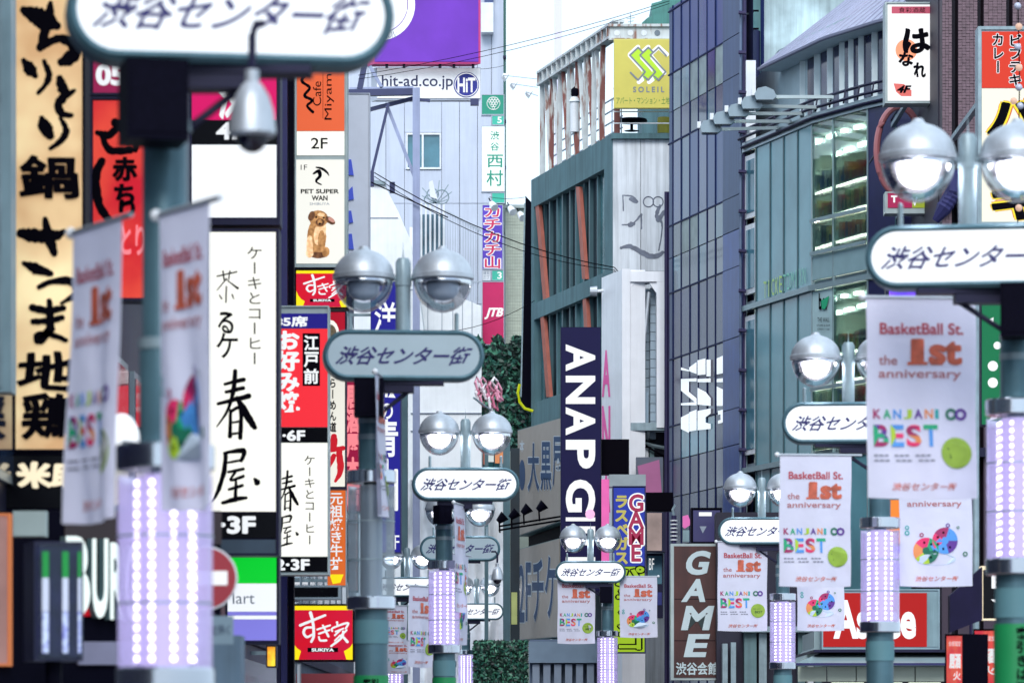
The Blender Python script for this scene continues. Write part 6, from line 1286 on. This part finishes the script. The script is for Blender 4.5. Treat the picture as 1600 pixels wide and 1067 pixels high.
# white sheeting over scaffold
t = thing('scaffold_sheet', 'creased white plastic sheeting over a building front', 'sheeting', W(710, 1067, 109)); mb = MB(); c = cp(109); nx, ny = 44, 60; vs = []
for j in range(ny+1):
    for i in range(nx+1):
        x = 636+(792-636)*i/nx; y = 748+(1200-748)*j/ny
        o = .10*math.sin(i*.9+.35*math.sin(j*.21)*3)+.07*math.sin(i*.33+j*.28)+.05*random.uniform(-1, 1)+.06*math.sin(j*.17-i*.5); vs.append(c(x, y, o))
n1 = len(vs); vs += [v+Vector((0, .05, 0)) for v in vs]
fs = [(j*(nx+1)+i, j*(nx+1)+i+1, (j+1)*(nx+1)+i+1, (j+1)*(nx+1)+i) for j in range(ny) for i in range(nx)]; mb.add(vs, fs+[tuple(n1+k for k in f[::-1]) for f in fs], mat('sheet_white', '#eceff4', rough=.45, var=.05, bump=.5, bscale=3)); mb.build('sheet', t, 'all')
t = thing('steel_posts', 'teal grey steel uprights framing the sheeting', 'steel frame', W(632, 1067, 106))
for a, b, D in ((626, 637, 96.5), (757, 763, 104), (786, 797, 103)): mb = MB(); mb.rect(cp(D), a, 560 if a < 700 else 690, b, 1200, 0, -.3, mat('post_teal', '#4f6e78', rough=.5, var=.15, streak=.2)); mb.build('post', t)
mb = MB(); mb.rect(cp(105.5), 640, 560, 752, 746, -1, -1.5, AN); mb.build('white_fascia', t)
for y in (640, 668): mb = MB(); mb.rect(cp(105.5), 640, y, 752, y+1, -.95, -.999, mat('seam_grey')); mb.build('seam', t)
# far glass shop between posts
t = thing('glass_shop', 'far turquoise glass shop front with coloured ads behind the posts', 'shop front', W(775, 1067, 122)); c = cp(121)
mb = MB(); mb.rect(c, 735, 690, 830, 1200, 0, -3, mat('far_core', '#2c4450', var=.3)); mb.build('wall', t)
for i in range(4):
    for j in range(7):
        mb = MB(); a = 758+i*13; y = 700+j*46; mb.rect(c, a+.5, y+.5, a+12.5, y+45, .03, .001, (mat('far_teal', '#4c8c98', rough=.1, var=.4, scale=1), mat('far_pale', '#a8c8d0', rough=.2, var=.3), mat('far_dark', '#1c2c3c', rough=.1, var=.2))[(i*3+j*2) % 3]); mb.build('pane', t)
for a, b, y0, y1, cc in ((755, 761, 700, 726, '#c8806c'), (762, 772, 700, 722, '#e8f4f4'), (773, 788, 700, 724, '#f0a070'), (796, 806, 695, 730, '#9050c8'), (806, 810, 690, 735, '#90d840'), (772, 784, 800, 818, '#40d890')):
    B = Board('advert_panel', {755: 'brownish far advert strip next to the ivy', 762: 'white far advert square', 773: 'orange printed far advert', 796: 'violet far advert strip by the board', 806: 'lime far advert edge touching the taupe board', 772: 'mint green far light between the posts'}[a], 'advert', a, y0, b, y1, 120, .1, DARK, fr=0); B.panel(a+.4, y0+.4, b-.4, y1-.4, lit('ad'+cc, cc, .7))
for px, py, r_ in ((799, 855, 5), (795, 885, 4)): pass
t = thing('bank_sign', 'dark narrow upright board with a pale yellow patch beside the taupe board', 'sign', W(790, 990, 101)); mb = MB(); mb.rect(cp(101), 797.5, 700, 812, 1000, 0, -.1, mat('low_teal', '#14242e', rough=.4, var=.5, scale=2.2)); mb.rect(cp(101), 799, 925, 808, 975, .02, .001, mat('pale_yellow', '#b8c078', var=.2)); mb.build('panel', t)

# ================================================================== WIRES
def wire(label, pts, r=.014, sag=0):
    r *= .62
    t = thing('overhead_wire', label, 'wire', pts[0], 'overhead wires'); P = [Vector(p) for p in pts]; out = []
    for a, b in zip(P, P[1:]):
        for k in range(10): f = k/10; v = a.lerp(b, f); v.z -= sag*4*f*(1-f); out.append(v)
    out.append(P[-1]); mb = MB(); mb.tube(out, r, INK, 5); mb.build('cable', t)
wire('upper thin wire crossing the sky from the billboard to the blue building', [W(560, 118, 96), W(1046, 2, 97)], .013, .15)
wire('second thin wire just under the upper sky wire', [W(560, 124, 96), W(1046, 6, 97.5)], .012, .2)
wire('thick double cable sagging from the trestle to the concrete wall', [W(585, 270, 98), W(960, 418, 99), W(1042, 428, 99)], .022, .35)
wire('thin cable just below the double cable before the concrete wall', [W(585, 276, 98), W(960, 422, 99), W(1042, 432, 99)], .016, .45)
wire('short level wire from the green pipe to the black signboard', [W(765, 308, 112), W(822, 308, 109)], .012, .05)
wire('slack wire over the lamp globes toward the crimson sign', [W(640, 518, 100), W(835, 470, 104)], .014, .3)
wire('faint wire beside the billboard foot', [W(700, 104, 99), W(790, 102, 118)], .012, .1)
